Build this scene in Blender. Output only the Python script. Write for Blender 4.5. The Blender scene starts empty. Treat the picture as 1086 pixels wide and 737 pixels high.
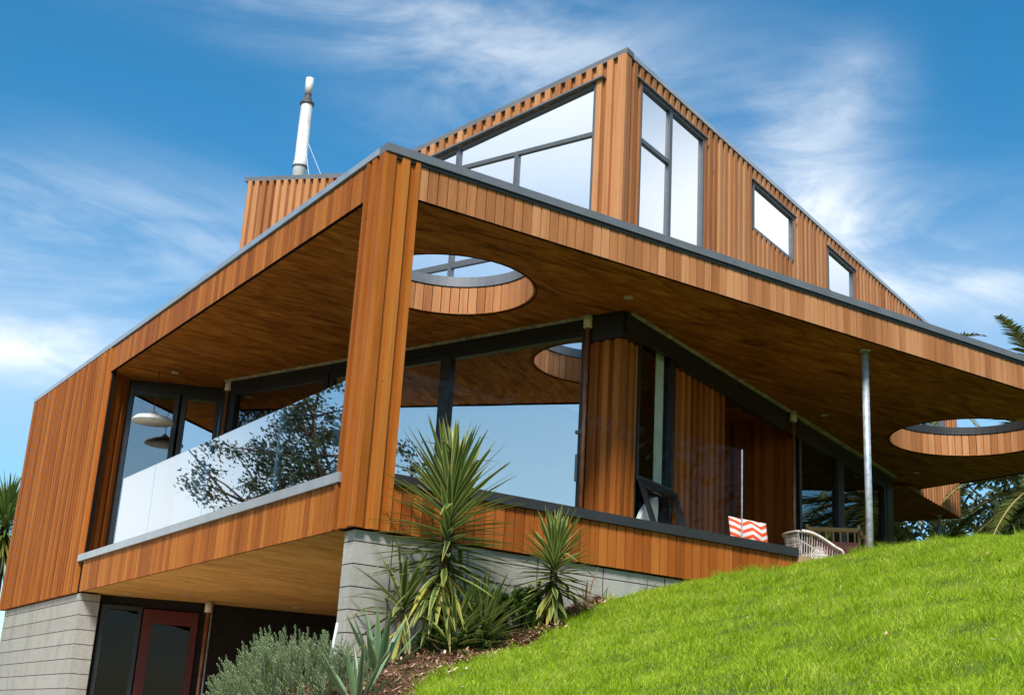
import bpy, bmesh, math, random
import numpy as np
from mathutils import Vector, Matrix
R = math.radians
scene = bpy.context.scene
C = scene.collection
random.seed(7)
rng = np.random.default_rng(7)

# ------------------------------------------------------------------ camera
cam_data = bpy.data.cameras.new("camera"); cam = bpy.data.objects.new("camera", cam_data); C.objects.link(cam)
rows = [(0.82948411, -0.5556547, 0.05660353), (0.21249955, 0.22024005, -0.95201799), (0.51652691, 0.80171203, 0.300762)]
r0, r1, r2 = [Vector(r) for r in rows]
rot = Matrix((r0, -r1, -r2)).transposed()
cam.matrix_world = Matrix.Translation((-5.077, -10.32, -1.855)) @ rot.to_4x4()
cam_data.sensor_width = 36; cam_data.lens = 45.376; cam_data.clip_end = 3000; cam_data.clip_start = 0.05
scene.camera = cam
CAM = Vector((-5.077, -10.32, -1.855))

# ------------------------------------------------------------------ light
SUN_AZ, SUN_EL = 226.0, 48.0          # direction the light comes from (world azimuth, ccw from +x)
scene.view_settings.view_transform = 'Standard'; scene.view_settings.look = 'None'
scene.view_settings.gamma = 1; scene.view_settings.exposure = 0.80
sun_d = bpy.data.lights.new("sun", 'SUN'); sun = bpy.data.objects.new("sun", sun_d); C.objects.link(sun)
sun_d.energy = 3.3; sun_d.angle = R(14); sun_d.color = (1.0, 0.95, 0.86)
sv = Vector((math.cos(R(SUN_AZ)) * math.cos(R(SUN_EL)), math.sin(R(SUN_AZ)) * math.cos(R(SUN_EL)), math.sin(R(SUN_EL))))
sun.rotation_euler = sv.to_track_quat('Z', 'Y').to_euler()

world = bpy.data.worlds.new("World"); scene.world = world; world.use_nodes = True
wt = world.node_tree; wt.nodes.clear()
def wn(t, **k):
    n = wt.nodes.new(t)
    for a, b in k.items(): setattr(n, a, b)
    return n
def wl(a, b): wt.links.new(a, b)
def wmath(op, a, b=None, clamp=False):
    n = wn('ShaderNodeMath', operation=op, use_clamp=clamp)
    for i, v in enumerate((a, b)):
        if v is None: continue
        if isinstance(v, (int, float)): n.inputs[i].default_value = v
        else: wl(v, n.inputs[i])
    return n.outputs[0]
sky = wn('ShaderNodeTexSky', sky_type='NISHITA'); sky.sun_disc = False
sky.sun_elevation = R(SUN_EL); sky.sun_rotation = R(90 - SUN_AZ); sky.air_density = 1.0; sky.dust_density = 0.6; sky.ozone_density = 2.0
hs = wn('ShaderNodeHueSaturation'); hs.inputs['Saturation'].default_value = 1.40; hs.inputs['Value'].default_value = 1.27; hs.inputs['Hue'].default_value = 0.488
wl(sky.outputs[0], hs.inputs['Color'])
tc = wn('ShaderNodeTexCoord')
def sdir(az, el): return (math.cos(R(az)) * math.cos(R(el)), math.sin(R(az)) * math.cos(R(el)), math.sin(R(el)))
def blob(az, el, waz, wel, amp):
    """soft patch of cloud cover around one direction of the sky"""
    d = Vector(sdir(az, el)); ax = Vector((-math.sin(R(az)), math.cos(R(az)), 0)); up = d.cross(ax)
    def dot(v):
        n = wn('ShaderNodeVectorMath', operation='DOT_PRODUCT'); wl(tc.outputs['Generated'], n.inputs[0]); n.inputs[1].default_value = v; return n.outputs['Value']
    a = wmath('POWER', wmath('ABSOLUTE', wmath('DIVIDE', dot(ax), math.sin(R(waz)))), 2.0)
    b = wmath('POWER', wmath('ABSOLUTE', wmath('DIVIDE', dot(up), math.sin(R(wel)))), 2.0)
    front = wmath('GREATER_THAN', dot(d), 0.0)
    return wmath('MULTIPLY', wmath('MULTIPLY', wmath('EXPONENT', wmath('MULTIPLY', wmath('ADD', a, b), -1.0)), front), amp)
cover = None
for b in [(76, 20.5, 8, 2.6, .55), (80, 16.3, 5.5, 1.5, 1.0), (79, 14.6, 5.5, .9, .9), (66, 31.5, 7, 2.0, .42), (56, 29.5, 7, 3.2, .50), (61, 28, 3.2, 1.6, .34),
          (44.0, 25.8, 3.0, 3.6, .66), (42.8, 22.6, 4.0, 2.2, .98), (37, 20.3, 5, 1.3, .75), (41.5, 28.5, 2.0, 2.0, .34), (34, 24, 3, 1, .15),
           (250, 45, 50, 30, .3)]:
    o = blob(*b); cover = o if cover is None else wmath('ADD', cover, o)
mp = wn('ShaderNodeMapping'); mp.inputs['Rotation'].default_value = (R(22), R(-28), R(35)); mp.inputs['Scale'].default_value = (2.0, 2.0, 6.5)
wl(tc.outputs['Generated'], mp.inputs['Vector'])
nz = wn('ShaderNodeTexNoise'); nz.inputs['Scale'].default_value = 1.6; nz.inputs['Detail'].default_value = 9; nz.inputs['Roughness'].default_value = .58; nz.inputs['Distortion'].default_value = 1.3
wl(mp.outputs[0], nz.inputs['Vector'])
nz2 = wn('ShaderNodeTexNoise'); nz2.inputs['Scale'].default_value = 5.5; nz2.inputs['Detail'].default_value = 8; nz2.inputs['Roughness'].default_value = .6; nz2.inputs['Distortion'].default_value = .6
wl(mp.outputs[0], nz2.inputs['Vector'])
streak = wmath('ADD', wmath('MULTIPLY', nz.outputs['Fac'], .75), wmath('MULTIPLY', nz2.outputs['Fac'], .25))
st = wn('ShaderNodeMapRange'); st.inputs['From Min'].default_value = .36; st.inputs['From Max'].default_value = .72; st.inputs['To Min'].default_value = 0.10; st.inputs['To Max'].default_value = 1.0; st.interpolation_type = 'SMOOTHSTEP'
wl(streak, st.inputs['Value'])
veil = None      # even veils of high cloud and haze
for b in [(-3, 23.5, 11, 6, .95), (163, 31, 22, 9, .92), (150, 3, 34, 5, .6), (106, 9, 8, 6, .9), (38, 17, 14, 5, .22), (163, 12, 14, 5, .22), (80, 14, 10, 4, .25)]:
    o = blob(*b); veil = o if veil is None else wmath('ADD', veil, o)
cf = wmath('ADD', wmath('MULTIPLY', cover, st.outputs[0]), veil)
cf = wmath('MINIMUM', cf, .96)
cm = wn('ShaderNodeMix', data_type='RGBA'); wl(cf, cm.inputs['Factor']); wl(hs.outputs[0], cm.inputs['A']); cm.inputs['B'].default_value = (8.8, 9.2, 9.5, 1)
bg = wn('ShaderNodeBackground'); bg.inputs['Strength'].default_value = 0.077; wl(cm.outputs['Result'], bg.inputs['Color'])
wo = wn('ShaderNodeOutputWorld'); wl(bg.outputs[0], wo.inputs['Surface'])

# ------------------------------------------------------------------ materials
class NT:
    def __init__(s, name):
        s.m = bpy.data.materials.new(name); s.m.use_nodes = True; s.t = s.m.node_tree; s.t.nodes.clear()
        s.out = s.n('ShaderNodeOutputMaterial')
    def n(s, t, **k):
        n = s.t.nodes.new(t)
        for a, b in k.items(): setattr(n, a, b)
        return n
    def l(s, a, b): s.t.links.new(a, b)
    def noise(s, scale, detail=4, vec=None, rough=.55, dist=0, stretch=None, coord='Object'):
        tcn = s.n('ShaderNodeTexCoord'); v = tcn.outputs[coord]
        if stretch:
            m = s.n('ShaderNodeMapping'); m.inputs['Scale'].default_value = stretch; s.l(v, m.inputs['Vector']); v = m.outputs[0]
        if vec is not None: v = vec
        n = s.n('ShaderNodeTexNoise'); n.inputs['Scale'].default_value = scale; n.inputs['Detail'].default_value = detail
        n.inputs['Roughness'].default_value = rough; n.inputs['Distortion'].default_value = dist; s.l(v, n.inputs['Vector']); return n.outputs['Fac']
    def ramp(s, fac, stops):
        r = s.n('ShaderNodeValToRGB'); e = r.color_ramp.elements
        while len(e) < len(stops): e.new(.5)
        for el, (p, c) in zip(e, stops): el.position = p; el.color = (*c, 1)
        s.l(fac, r.inputs['Fac']); return r.outputs['Color']
    def mix(s, f, a, b, mode='MIX'):
        m = s.n('ShaderNodeMix', data_type='RGBA', blend_type=mode)
        for sock, v in ((m.inputs['Factor'], f), (m.inputs['A'], a), (m.inputs['B'], b)):
            if isinstance(v, (int, float)): sock.default_value = v
            elif isinstance(v, tuple): sock.default_value = (*v, 1)
            else: s.l(v, sock)
        return m.outputs['Result']
    def math(s, op, a, b=None, c=None):
        n = s.n('ShaderNodeMath', operation=op)
        for i, v in enumerate((a, b, c)):
            if v is None: continue
            if isinstance(v, (int, float)): n.inputs[i].default_value = v
            else: s.l(v, n.inputs[i])
        return n.outputs[0]
    def attr(s, name):
        a = s.n('ShaderNodeAttribute'); a.attribute_name = name; return a.outputs['Fac']
    def bsdf(s, col, rough=.6, metal=0, spec=.4, bump=None, bstr=.3, bdist=.01, trans=None, coat=0):
        b = s.n('ShaderNodeBsdfPrincipled')
        for k, v in (('Base Color', col), ('Roughness', rough), ('Metallic', metal), ('Specular IOR Level', spec), ('Coat Weight', coat)):
            if isinstance(v, tuple): b.inputs[k].default_value = (*v, 1)
            elif isinstance(v, (int, float)): b.inputs[k].default_value = v
            else: s.l(v, b.inputs[k])
        if bump is not None:
            bn = s.n('ShaderNodeBump'); bn.inputs['Strength'].default_value = bstr; bn.inputs['Distance'].default_value = bdist; s.l(bump, bn.inputs['Height']); s.l(bn.outputs[0], b.inputs['Normal'])
        o = b.outputs[0]
        if trans:
            tr = s.n('ShaderNodeBsdfTranslucent')
            if isinstance(col, tuple): tr.inputs['Color'].default_value = (*col, 1)
            else: s.l(col, tr.inputs['Color'])
            mx = s.n('ShaderNodeMixShader'); mx.inputs[0].default_value = trans; s.l(o, mx.inputs[1]); s.l(tr.outputs[0], mx.inputs[2]); o = mx.outputs[0]
        s.l(o, s.out.inputs['Surface']); return s.m

def wood_mat(name, dark, mid, light, rough=.55):
    s = NT(name); r = s.attr('rnd'); pos = s.n('ShaderNodeTexCoord').outputs['Object']
    off = s.n('ShaderNodeVectorMath', operation='ADD'); s.l(pos, off.inputs[0])
    cx = s.n('ShaderNodeCombineXYZ'); s.l(s.math('MULTIPLY', r, 37.0), cx.inputs[2]); s.l(s.math('MULTIPLY', r, 11.0), cx.inputs[0]); s.l(cx.outputs[0], off.inputs[1])
    m = s.n('ShaderNodeMapping'); m.inputs['Scale'].default_value = (26, 26, 1.3); s.l(off.outputs[0], m.inputs['Vector'])
    g = s.noise(1.0, 6, vec=m.outputs[0], rough=.62, dist=1.1)
    m2 = s.n('ShaderNodeMapping'); m2.inputs['Scale'].default_value = (3, 3, .7); s.l(off.outputs[0], m2.inputs['Vector'])
    g2 = s.noise(1.0, 4, vec=m2.outputs[0], rough=.6)
    t = s.math('ADD', s.math('MULTIPLY', g, .36), s.math('ADD', s.math('MULTIPLY', r, .36), s.math('MULTIPLY', g2, .32)))
    col = s.ramp(t, [(.22, dark), (.50, mid), (.82, light)])
    m3 = s.n('ShaderNodeMapping'); m3.inputs['Scale'].default_value = (9, 9, 9); s.l(off.outputs[0], m3.inputs['Vector'])
    kn = s.noise(1.0, 2, vec=m3.outputs[0])
    kf = s.ramp(kn, [(.74, (0, 0, 0)), (.80, (1, 1, 1))])
    kb = s.n('ShaderNodeRGBToBW'); s.l(kf, kb.inputs[0])
    col = s.mix(s.math('MULTIPLY', kb.outputs[0], .6), col, tuple(c * .35 for c in dark))
    m4 = s.n('ShaderNodeMapping'); m4.inputs['Scale'].default_value = (14, 14, .35); s.l(pos, m4.inputs['Vector'])
    sk = s.noise(1.0, 5, vec=m4.outputs[0], rough=.7); sr = s.ramp(sk, [(.50, (0, 0, 0)), (.74, (1, 1, 1))]); sb = s.n('ShaderNodeRGBToBW'); s.l(sr, sb.inputs[0])
    col = s.mix(s.math('MULTIPLY', sb.outputs[0], .55), col, tuple(c * .42 for c in mid))
    # large weather marks
    wv = s.noise(.9, 5, rough=.6)
    col = s.mix(s.math('MULTIPLY', wv, .28), col, tuple(c * .62 for c in mid))
    return s.bsdf(col, rough, spec=.13, bump=g, bstr=.35, bdist=.004)
M = {}
M['wood'] = wood_mat('cedar_boards', (.15, .036, .005), (.36, .106, .014), (.51, .19, .036))
M['wood_up'] = wood_mat('cedar_boards_weathered', (.23, .078, .024), (.44, .185, .072), (.62, .31, .145))
M['wood_low'] = wood_mat('cedar_boards_red', (.16, .040, .006), (.34, .093, .015), (.48, .165, .034))
M['wood_edge'] = wood_mat('deck_edge_timber', (.33, .18, .09), (.45, .27, .15), (.55, .36, .22))
def ply(name, a, b, c):
    s = NT(name)
    pos = s.n('ShaderNodeTexCoord').outputs['Object']
    m = s.n('ShaderNodeMapping'); m.inputs['Scale'].default_value = (.8, 3.6, 1); m.inputs['Rotation'].default_value = (0, 0, R(-22)); s.l(pos, m.inputs['Vector'])
    g = s.noise(1.6, 8, vec=m.outputs[0], rough=.68, dist=1.4)
    g2 = s.noise(9.0, 5, vec=m.outputs[0], rough=.7, dist=.5)
    t = s.math('ADD', s.math('MULTIPLY', g, .75), s.math('MULTIPLY', g2, .25))
    col = s.ramp(t, [(.36, a), (.52, b), (.68, c)])
    br = s.n('ShaderNodeTexBrick'); br.offset = .5; br.inputs['Scale'].default_value = 1; br.inputs['Brick Width'].default_value = 2.4; br.inputs['Row Height'].default_value = 1.2
    br.inputs['Mortar Size'].default_value = .0035; br.inputs['Mortar Smooth'].default_value = .1; br.inputs['Color1'].default_value = (1, 1, 1, 1); br.inputs['Color2'].default_value = (.80, .80, .80, 1); br.inputs['Mortar'].default_value = (.25, .2, .15, 1)
    m2 = s.n('ShaderNodeMapping'); m2.inputs['Rotation'].default_value = (0, 0, R(-22)); s.l(pos, m2.inputs['Vector']); s.l(m2.outputs[0], br.inputs['Vector'])
    col = s.mix(1.0, col, br.outputs['Color'], 'MULTIPLY')
    return s.bsdf(col, .7, spec=.06, bump=g2, bstr=.1, bdist=.002)
M['ply'] = ply('plywood_soffit', (.12, .032, .004), (.34, .118, .016), (.54, .23, .040))
M['ply_low'] = ply('plywood_soffit_bounce_lit', (.44, .19, .045), (.64, .34, .10), (.76, .45, .155))  # raised plywood colour stands in for light bounced up from the ground
def concrete():
    s = NT('concrete_block')
    pos = s.n('ShaderNodeTexCoord').outputs['Object']
    fine = s.noise(170, 3, rough=.7); mid = s.noise(2.2, 5)
    col = s.ramp(fine, [(.36, (.15, .145, .135)), (.47, (.40, .39, .36)), (.68, (.56, .55, .51))])
    col = s.mix(s.math('MULTIPLY', mid, .55), col, (.30, .29, .255))
    r = s.attr('rnd'); col = s.mix(s.math('MULTIPLY', r, .24), col, (.22, .21, .19))
    st_ = s.noise(1.0, 6, rough=.7, dist=.6, stretch=(3.5, 3.5, .8)); sr = s.ramp(st_, [(.48, (0, 0, 0)), (.72, (1, 1, 1))]); sb = s.n('ShaderNodeRGBToBW'); s.l(sr, sb.inputs[0])
    col = s.mix(s.math('MULTIPLY', sb.outputs[0], .55), col, (.20, .18, .145))
    return s.bsdf(col, .9, spec=.15, bump=fine, bstr=.5, bdist=.004)
M['block'] = concrete()
def simple(name, col, rough=.6, metal=0, spec=.4, var=.12, scale=6, bump=0):
    s = NT(name); n = s.noise(scale, 5, rough=.6)
    c = s.ramp(n, [(.3, tuple(x * (1 - var * 2) for x in col)), (.7, tuple(min(1, x * (1 + var)) for x in col))])
    return s.bsdf(c, rough, metal, spec, bump=n if bump else None, bstr=bump)
M['mortar'] = simple('mortar_joint', (.085, .052, .038), .95)
M['dark_back'] = simple('dark_building_wrap', (.010, .008, .007), .95, spec=.05)
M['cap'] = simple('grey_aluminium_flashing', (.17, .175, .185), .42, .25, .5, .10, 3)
M['cap_left'] = simple('light_sky_lit_flashing', (.50, .51, .53), .34, .55, .6, .08, 3)  # paler flashing; on the roof edge its tone stands in for reflected sky
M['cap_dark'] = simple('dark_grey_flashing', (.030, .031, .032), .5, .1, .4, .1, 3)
M['frame'] = simple('charcoal_window_frame', (.018, .019, .021), .38, .2, .5, .08)
M['frame_up'] = simple('grey_window_frame', (.12, .125, .135), .36, .35, .5, .06)
M['steel'] = simple('galvanised_steel', (.50, .56, .62), .38, .35, .5, .22, 14)
M['flue'] = simple('painted_flue_metal', (.72, .70, .66), .45, .1, .5, .12, 5)
M['flue_dark'] = simple('sooty_flue_collar', (.10, .095, .09), .6, .3, .4, .3, 9)
M['wire'] = simple('stay_wire', (.6, .62, .66), .4, .5)
M['copper'] = simple('copper_pipe', (.42, .17, .09), .42, .55, .5, .2, 7)
M['cream'] = simple('cream_collar', (.62, .55, .40), .55, 0, .4, .08)
M['plaster'] = simple('unpainted_trim', (.42, .38, .28), .8, 0, .3, .3, 8)
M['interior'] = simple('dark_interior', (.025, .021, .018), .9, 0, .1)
M['floor'] = simple('deck_timber', (.20, .12, .07), .7, 0, .3, .2)
M['red'] = simple('red_painted_door_frame', (.09, .008, .005), .5, 0, .4)
M['roofing'] = simple('dark_roof_membrane', (.12, .12, .125), .8, .0, .3)
M['downlight'] = simple('brushed_downlight', (.6, .57, .5), .4, .3)
M['white'] = simple('white_paint', (.80, .80, .78), .5)
M['pale_strip'] = simple('pale_strip_matte', (.80, .84, .74), .9, 0, .1, .05)
def glass(name, refl, tint=(.10, .11, .10)):
    s = NT(name); n = s.noise(.55, 2)
    g = s.n('ShaderNodeBsdfGlossy'); g.inputs['Roughness'].default_value = 0.0; g.inputs['Color'].default_value = (.97, .98, .99, 1)
    bn = s.n('ShaderNodeBump'); bn.inputs['Strength'].default_value = .07; bn.inputs['Distance'].default_value = .02; s.l(n, bn.inputs['Height']); s.l(bn.outputs[0], g.inputs['Normal'])
    t = s.n('ShaderNodeBsdfTransparent'); t.inputs['Color'].default_value = (*tint, 1)
    mx = s.n('ShaderNodeMixShader'); mx.inputs[0].default_value = refl; s.l(t.outputs[0], mx.inputs[1]); s.l(g.outputs[0], mx.inputs[2]); s.l(mx.outputs[0], s.out.inputs['Surface']); return s.m
M['glass_up'] = glass('reflective_upper_glass', .93)
M['glass'] = glass('window_glass', .66, (.5, .52, .5))
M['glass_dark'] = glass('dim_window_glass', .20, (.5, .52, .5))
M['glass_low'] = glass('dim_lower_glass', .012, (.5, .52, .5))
M['glass_mid'] = glass('balcony_end_glass', .45, (.5, .52, .5))
M['glass_see'] = glass('clearer_window_glass', .10, (.92, .94, .92))
M['glass_bal'] = glass('balustrade_glass', .72, (.75, .78, .78))
M['glass_clear'] = glass('clear_balustrade_glass', .007, (.95, .97, .96))
def leafmat(name, base, edge, dark, trans=.3, rough=.45, margin=True):
    s = NT(name); r = s.attr('rnd'); mg = s.attr('margin')
    c = s.mix(r, dark, base)
    if margin: c = s.mix(s.math('POWER', mg, 3.2), c, edge)
    yl = s.attr('old'); c = s.mix(yl, c, (.42, .34, .05))
    return s.bsdf(c, rough, spec=.45, trans=trans)
M['yucca'] = leafmat('yucca_leaf', (.12, .19, .032), (.62, .60, .20), (.030, .070, .014), .2)
M['agave'] = leafmat('agave_leaf', (.16, .27, .115), (.26, .36, .22), (.06, .12, .05), .15)
M['palm'] = leafmat('palm_leaf', (.14, .17, .030), (.3, .3, .1), (.035, .055, .010), .35)
M['palm_stem'] = simple('palm_stem', (.34, .27, .11), .6)
M['shrub'] = leafmat('shrub_leaf', (.22, .30, .12), (.3, .3, .2), (.055, .09, .03), .3)
M['lav'] = leafmat('lavender_leaf', (.40, .48, .26), (.3, .3, .2), (.13, .18, .07), .35)
M['tree'] = leafmat('tree_leaf', (.050, .075, .025), (.1, .1, .1), (.018, .028, .010), .25)
M['fern'] = leafmat('green_leaf', (.14, .26, .04), (.3, .3, .1), (.04, .09, .015), .3)
M['dead'] = leafmat('dead_leaf', (.34, .17, .09), (.4, .3, .2), (.12, .05, .03), .1)
M['bark'] = simple('bark', (.10, .075, .055), .95, 0, .1, .35, 14, .8)
M['bark_palm'] = simple('palm_bark', (.20, .12, .08), .95, 0, .1, .4, 10, .8)
def grassmat():
    s = NT('lawn_blades'); r = s.attr('rnd'); n = s.noise(1.1, 4, rough=.6); n2 = s.noise(6.0, 3)
    c = s.ramp(r, [(0, (.20, .30, .010)), (.40, (.44, .60, .028)), (.78, (.67, .75, .080)), (1, (.85, .76, .34))])
    c = s.mix(s.math('MULTIPLY', n, .55), c, (.34, .52, .016))
    f = s.ramp(n2, [(.56, (0, 0, 0)), (.74, (1, 1, 1))]); fb = s.n('ShaderNodeRGBToBW'); s.l(f, fb.inputs[0])
    c = s.mix(s.math('MULTIPLY', fb.outputs[0], .5), c, (.50, .46, .14))
    return s.bsdf(c, .5, spec=.25, trans=.5)
M['grass'] = grassmat()
def groundmat():
    s = NT('soil_and_thatch'); n = s.noise(9, 6, rough=.7); c = s.ramp(n, [(.3, (.035, .055, .012)), (.55, (.085, .13, .022)), (.75, (.16, .16, .05))])
    return s.bsdf(c, .95, spec=.1, bump=n, bstr=.8, bdist=.03)
M['ground'] = groundmat()
M['mulch'] = simple('bark_mulch_soil', (.14, .075, .045), .95, 0, .1, .4, 30, .9)
def mulchmat():
    s = NT('mulch_strips'); r = s.attr('rnd'); c = s.ramp(r, [(0, (.08, .035, .02)), (.5, (.34, .18, .11)), (1, (.68, .50, .36))]); return s.bsdf(c, .9, spec=.15)
M['mulch_strip'] = mulchmat()
def wickermat():
    s = NT('woven_cane'); r = s.attr('rnd'); c = s.ramp(r, [(0, (.22, .16, .12)), (1, (.78, .72, .66))]); return s.bsdf(c, .6)
M['wicker'] = wickermat()
M['pink'] = simple('faded_red_fabric', (.66, .20, .17), .9, 0, .1, .1, 20)
M['pine'] = simple('varnished_pine', (.52, .31, .13), .5)
def chevron():
    s = NT('chevron_fabric'); a = s.n('ShaderNodeAttribute'); a.attribute_name = 'UVc'
    sep = s.n('ShaderNodeSeparateXYZ'); s.l(a.outputs['Vector'], sep.inputs[0])
    x = s.math('PINGPONG', s.math('MULTIPLY', sep.outputs[0], 1.0), .25)
    v = s.math('ADD', sep.outputs[1], s.math('MULTIPLY', x, .75))
    fr = s.math('FRACT', s.math('MULTIPLY', v, 3.6)); st = s.math('GREATER_THAN', fr, .5)
    c = s.mix(st, (.80, .10, .035), (.78, .70, .66)); return s.bsdf(c, .9, spec=.1)
M['chev'] = chevron()

# ------------------------------------------------------------------ helpers
class MB:
    """collects polygons with per-face attributes and links them as ONE mesh"""
    def __init__(s): s.v = []; s.f = []; s.r = []; s.mi = []; s.vm = []; s.vo = []; s.uv = []
    def vert(s, p, margin=0, old=0, uv=(0, 0, 0)):
        s.v.append(tuple(p)); s.vm.append(margin); s.vo.append(old); s.uv.append(uv); return len(s.v) - 1
    def face(s, idx, rnd=None, mi=0):
        s.f.append(tuple(idx)); s.r.append(random.random() if rnd is None else rnd); s.mi.append(mi)
    def hexa(s, P, rnd=None, mi=0):
        """eight corners: bottom a b c d, top a b c d"""
        k = [s.vert(p) for p in P]; r = random.random() if rnd is None else rnd
        for q in ((3, 2, 1, 0), (4, 5, 6, 7), (0, 1, 5, 4), (1, 2, 6, 5), (2, 3, 7, 6), (3, 0, 4, 7)): s.face([k[i] for i in q], r, mi)
    def box(s, x0, x1, y0, y1, z0, z1, rnd=None, mi=0):
        s.hexa([(x0, y0, z0), (x1, y0, z0), (x1, y1, z0), (x0, y1, z0), (x0, y0, z1), (x1, y0, z1), (x1, y1, z1), (x0, y1, z1)], rnd, mi)
    def prism(s, poly, z0, z1, rnd=None, mi=0):
        n = len(poly); a = [s.vert((p[0], p[1], z0)) for p in poly]; b = [s.vert((p[0], p[1], z1)) for p in poly]; r = random.random() if rnd is None else rnd
        s.face(a[::-1], r, mi); s.face(b, r, mi)
        for i in range(n): j = (i + 1) % n; s.face((a[i], a[j], b[j], b[i]), r, mi)
    def tube(s, pts, rad, n=8, rnd=None, mi=0, cap=True):
        pts = [Vector(p) for p in pts]; rings = []; r_ = random.random() if rnd is None else rnd
        if not hasattr(rad, '__len__'): rad = [rad] * len(pts)
        prev = None
        for i, p in enumerate(pts):
            d = (pts[min(i + 1, len(pts) - 1)] - pts[max(i - 1, 0)])
            if d.length < 1e-9: d = Vector((0, 0, 1))
            d.normalize()
            if prev is None: a = d.orthogonal().normalized()
            else: a = (prev - d * prev.dot(d)); a = a.normalized() if a.length > 1e-6 else d.orthogonal().normalized()
            prev = a; b = d.cross(a)
            rings.append([s.vert(p + (a * math.cos(t) + b * math.sin(t)) * rad[i]) for t in [2 * math.pi * k / n for k in range(n)]])
        for q0, q1 in zip(rings, rings[1:]):
            for k in range(n): s.face((q0[k], q0[(k + 1) % n], q1[(k + 1) % n], q1[k]), r_, mi)
        if cap: s.face(rings[0][::-1], r_, mi); s.face(rings[-1], r_, mi)
    def build(s, name, mats, parent=None, smooth=False, loc=None):
        me = bpy.data.meshes.new(name); vv = s.v
        if loc is not None: vv = [(p[0] - loc[0], p[1] - loc[1], p[2] - loc[2]) for p in vv]
        me.from_pydata(vv, [], s.f)
        if not isinstance(mats, (list, tuple)): mats = [mats]
        for m in mats: me.materials.append(m)
        me.polygons.foreach_set('material_index', s.mi)
        a = me.attributes.new('rnd', 'FLOAT', 'FACE'); a.data.foreach_set('value', s.r)
        if any(s.vm): a = me.attributes.new('margin', 'FLOAT', 'POINT'); a.data.foreach_set('value', s.vm)
        if any(s.vo): a = me.attributes.new('old', 'FLOAT', 'POINT'); a.data.foreach_set('value', s.vo)
        if any(u != (0, 0, 0) for u in s.uv): a = me.attributes.new('UVc', 'FLOAT_VECTOR', 'POINT'); a.data.foreach_set('vector', [c for u in s.uv for c in u])
        if smooth: me.polygons.foreach_set('use_smooth', [True] * len(s.f))
        me.update(); o = bpy.data.objects.new(name, me); C.objects.link(o)
        if parent is not None: o.parent = parent
        if loc is not None: o.location = loc
        return o
def thing(name, label, cat, loc=(0, 0, 0), group=None):
    o = bpy.data.objects.new(name, None); C.objects.link(o); o.location = loc; o['label'] = label; o['category'] = cat; o.empty_display_size = .2
    if group: o['group'] = group
    return o
def tag(o, label, cat, group=None, kind=None):
    if label: o['label'] = label
    if cat: o['category'] = cat
    if group: o['group'] = group
    if kind: o['kind'] = kind
    return o
def sub(o, parent):
    o.parent = parent; return o

class Wall:
    """vertical plane: origin p, direction t, outward normal n (towards the camera)"""
    def __init__(s, p, ang=None, q=None):
        s.p = Vector((p[0], p[1], 0))
        s.t = (Vector((q[0] - p[0], q[1] - p[1], 0))).normalized() if q else Vector((math.cos(R(ang)), math.sin(R(ang)), 0))
        s.n = Vector((s.t.y, -s.t.x, 0))
        if s.n.dot(CAM - s.p) < 0: s.n = -s.n
    def P(s, a, z, d=0): w = s.p + s.t * a + s.n * d; return (w.x, w.y, z)
    def box(s, mb, a0, a1, z0, z1, d0, d1, rnd=None, mi=0, z0b=None, z1b=None):
        z0b = z0 if z0b is None else z0b; z1b = z1 if z1b is None else z1b
        mb.hexa([s.P(a0, z0, d0), s.P(a1, z0b, d0), s.P(a1, z0b, d1), s.P(a0, z0, d1), s.P(a0, z1, d0), s.P(a1, z1b, d0), s.P(a1, z1b, d1), s.P(a0, z1, d1)], rnd, mi)
def cval(z, a): return z(a) if callable(z) else z
def boards(mb, W, a0, a1, z0, z1, style='flat', pitch=.113, holes=(), d=0.0, mi=0, back=True, proud=.034, wb=.55):
    """vertical boards over a wall; holes = (s0, s1, zlo, zhi); z may be functions of s"""
    segs = []; a = a0
    while a < a1 - .004:
        if style == 'flat': segs.append((a + .006, min(a + pitch - .006, a1), d - .012, d + .012 + random.uniform(-.002, .002)))
        else:
            w = pitch * wb
            segs.append((a, min(a + w, a1), d - .012, d + proud))
            if a + w < a1: segs.append((a + w + .001, min(a + pitch - .001, a1), d - .015, d + .0))
        a += pitch
    for (s0, s1, d0, d1) in segs:
        r = random.random(); cuts = sorted({s0, s1, *[h for ho in holes for h in ho[:2] if s0 < h < s1]})
        for c0, c1 in zip(cuts, cuts[1:]):
            if c1 - c0 < .006: continue
            mid = (c0 + c1) / 2; iv = [(lambda s: cval(z0, s), lambda s: cval(z1, s))]
            for h in holes:
                if h[0] < mid < h[1]:
                    nv = []
                    for lo, hi in iv:
                        hl = (lambda s, h=h: cval(h[2], s)); hh = (lambda s, h=h: cval(h[3], s))
                        if hl(mid) > lo(mid) + .01: nv.append((lo, hl))
                        if hh(mid) < hi(mid) - .01: nv.append((hh, hi))
                        if hh(mid) <= lo(mid) or hl(mid) >= hi(mid): nv = [(lo, hi)]
                    iv = nv
            for lo, hi in iv:
                if hi(mid) - lo(mid) > .01: W.box(mb, c0, c1, lo(c0), hi(c0), d0, d1, r, mi, lo(c1), hi(c1))

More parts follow.
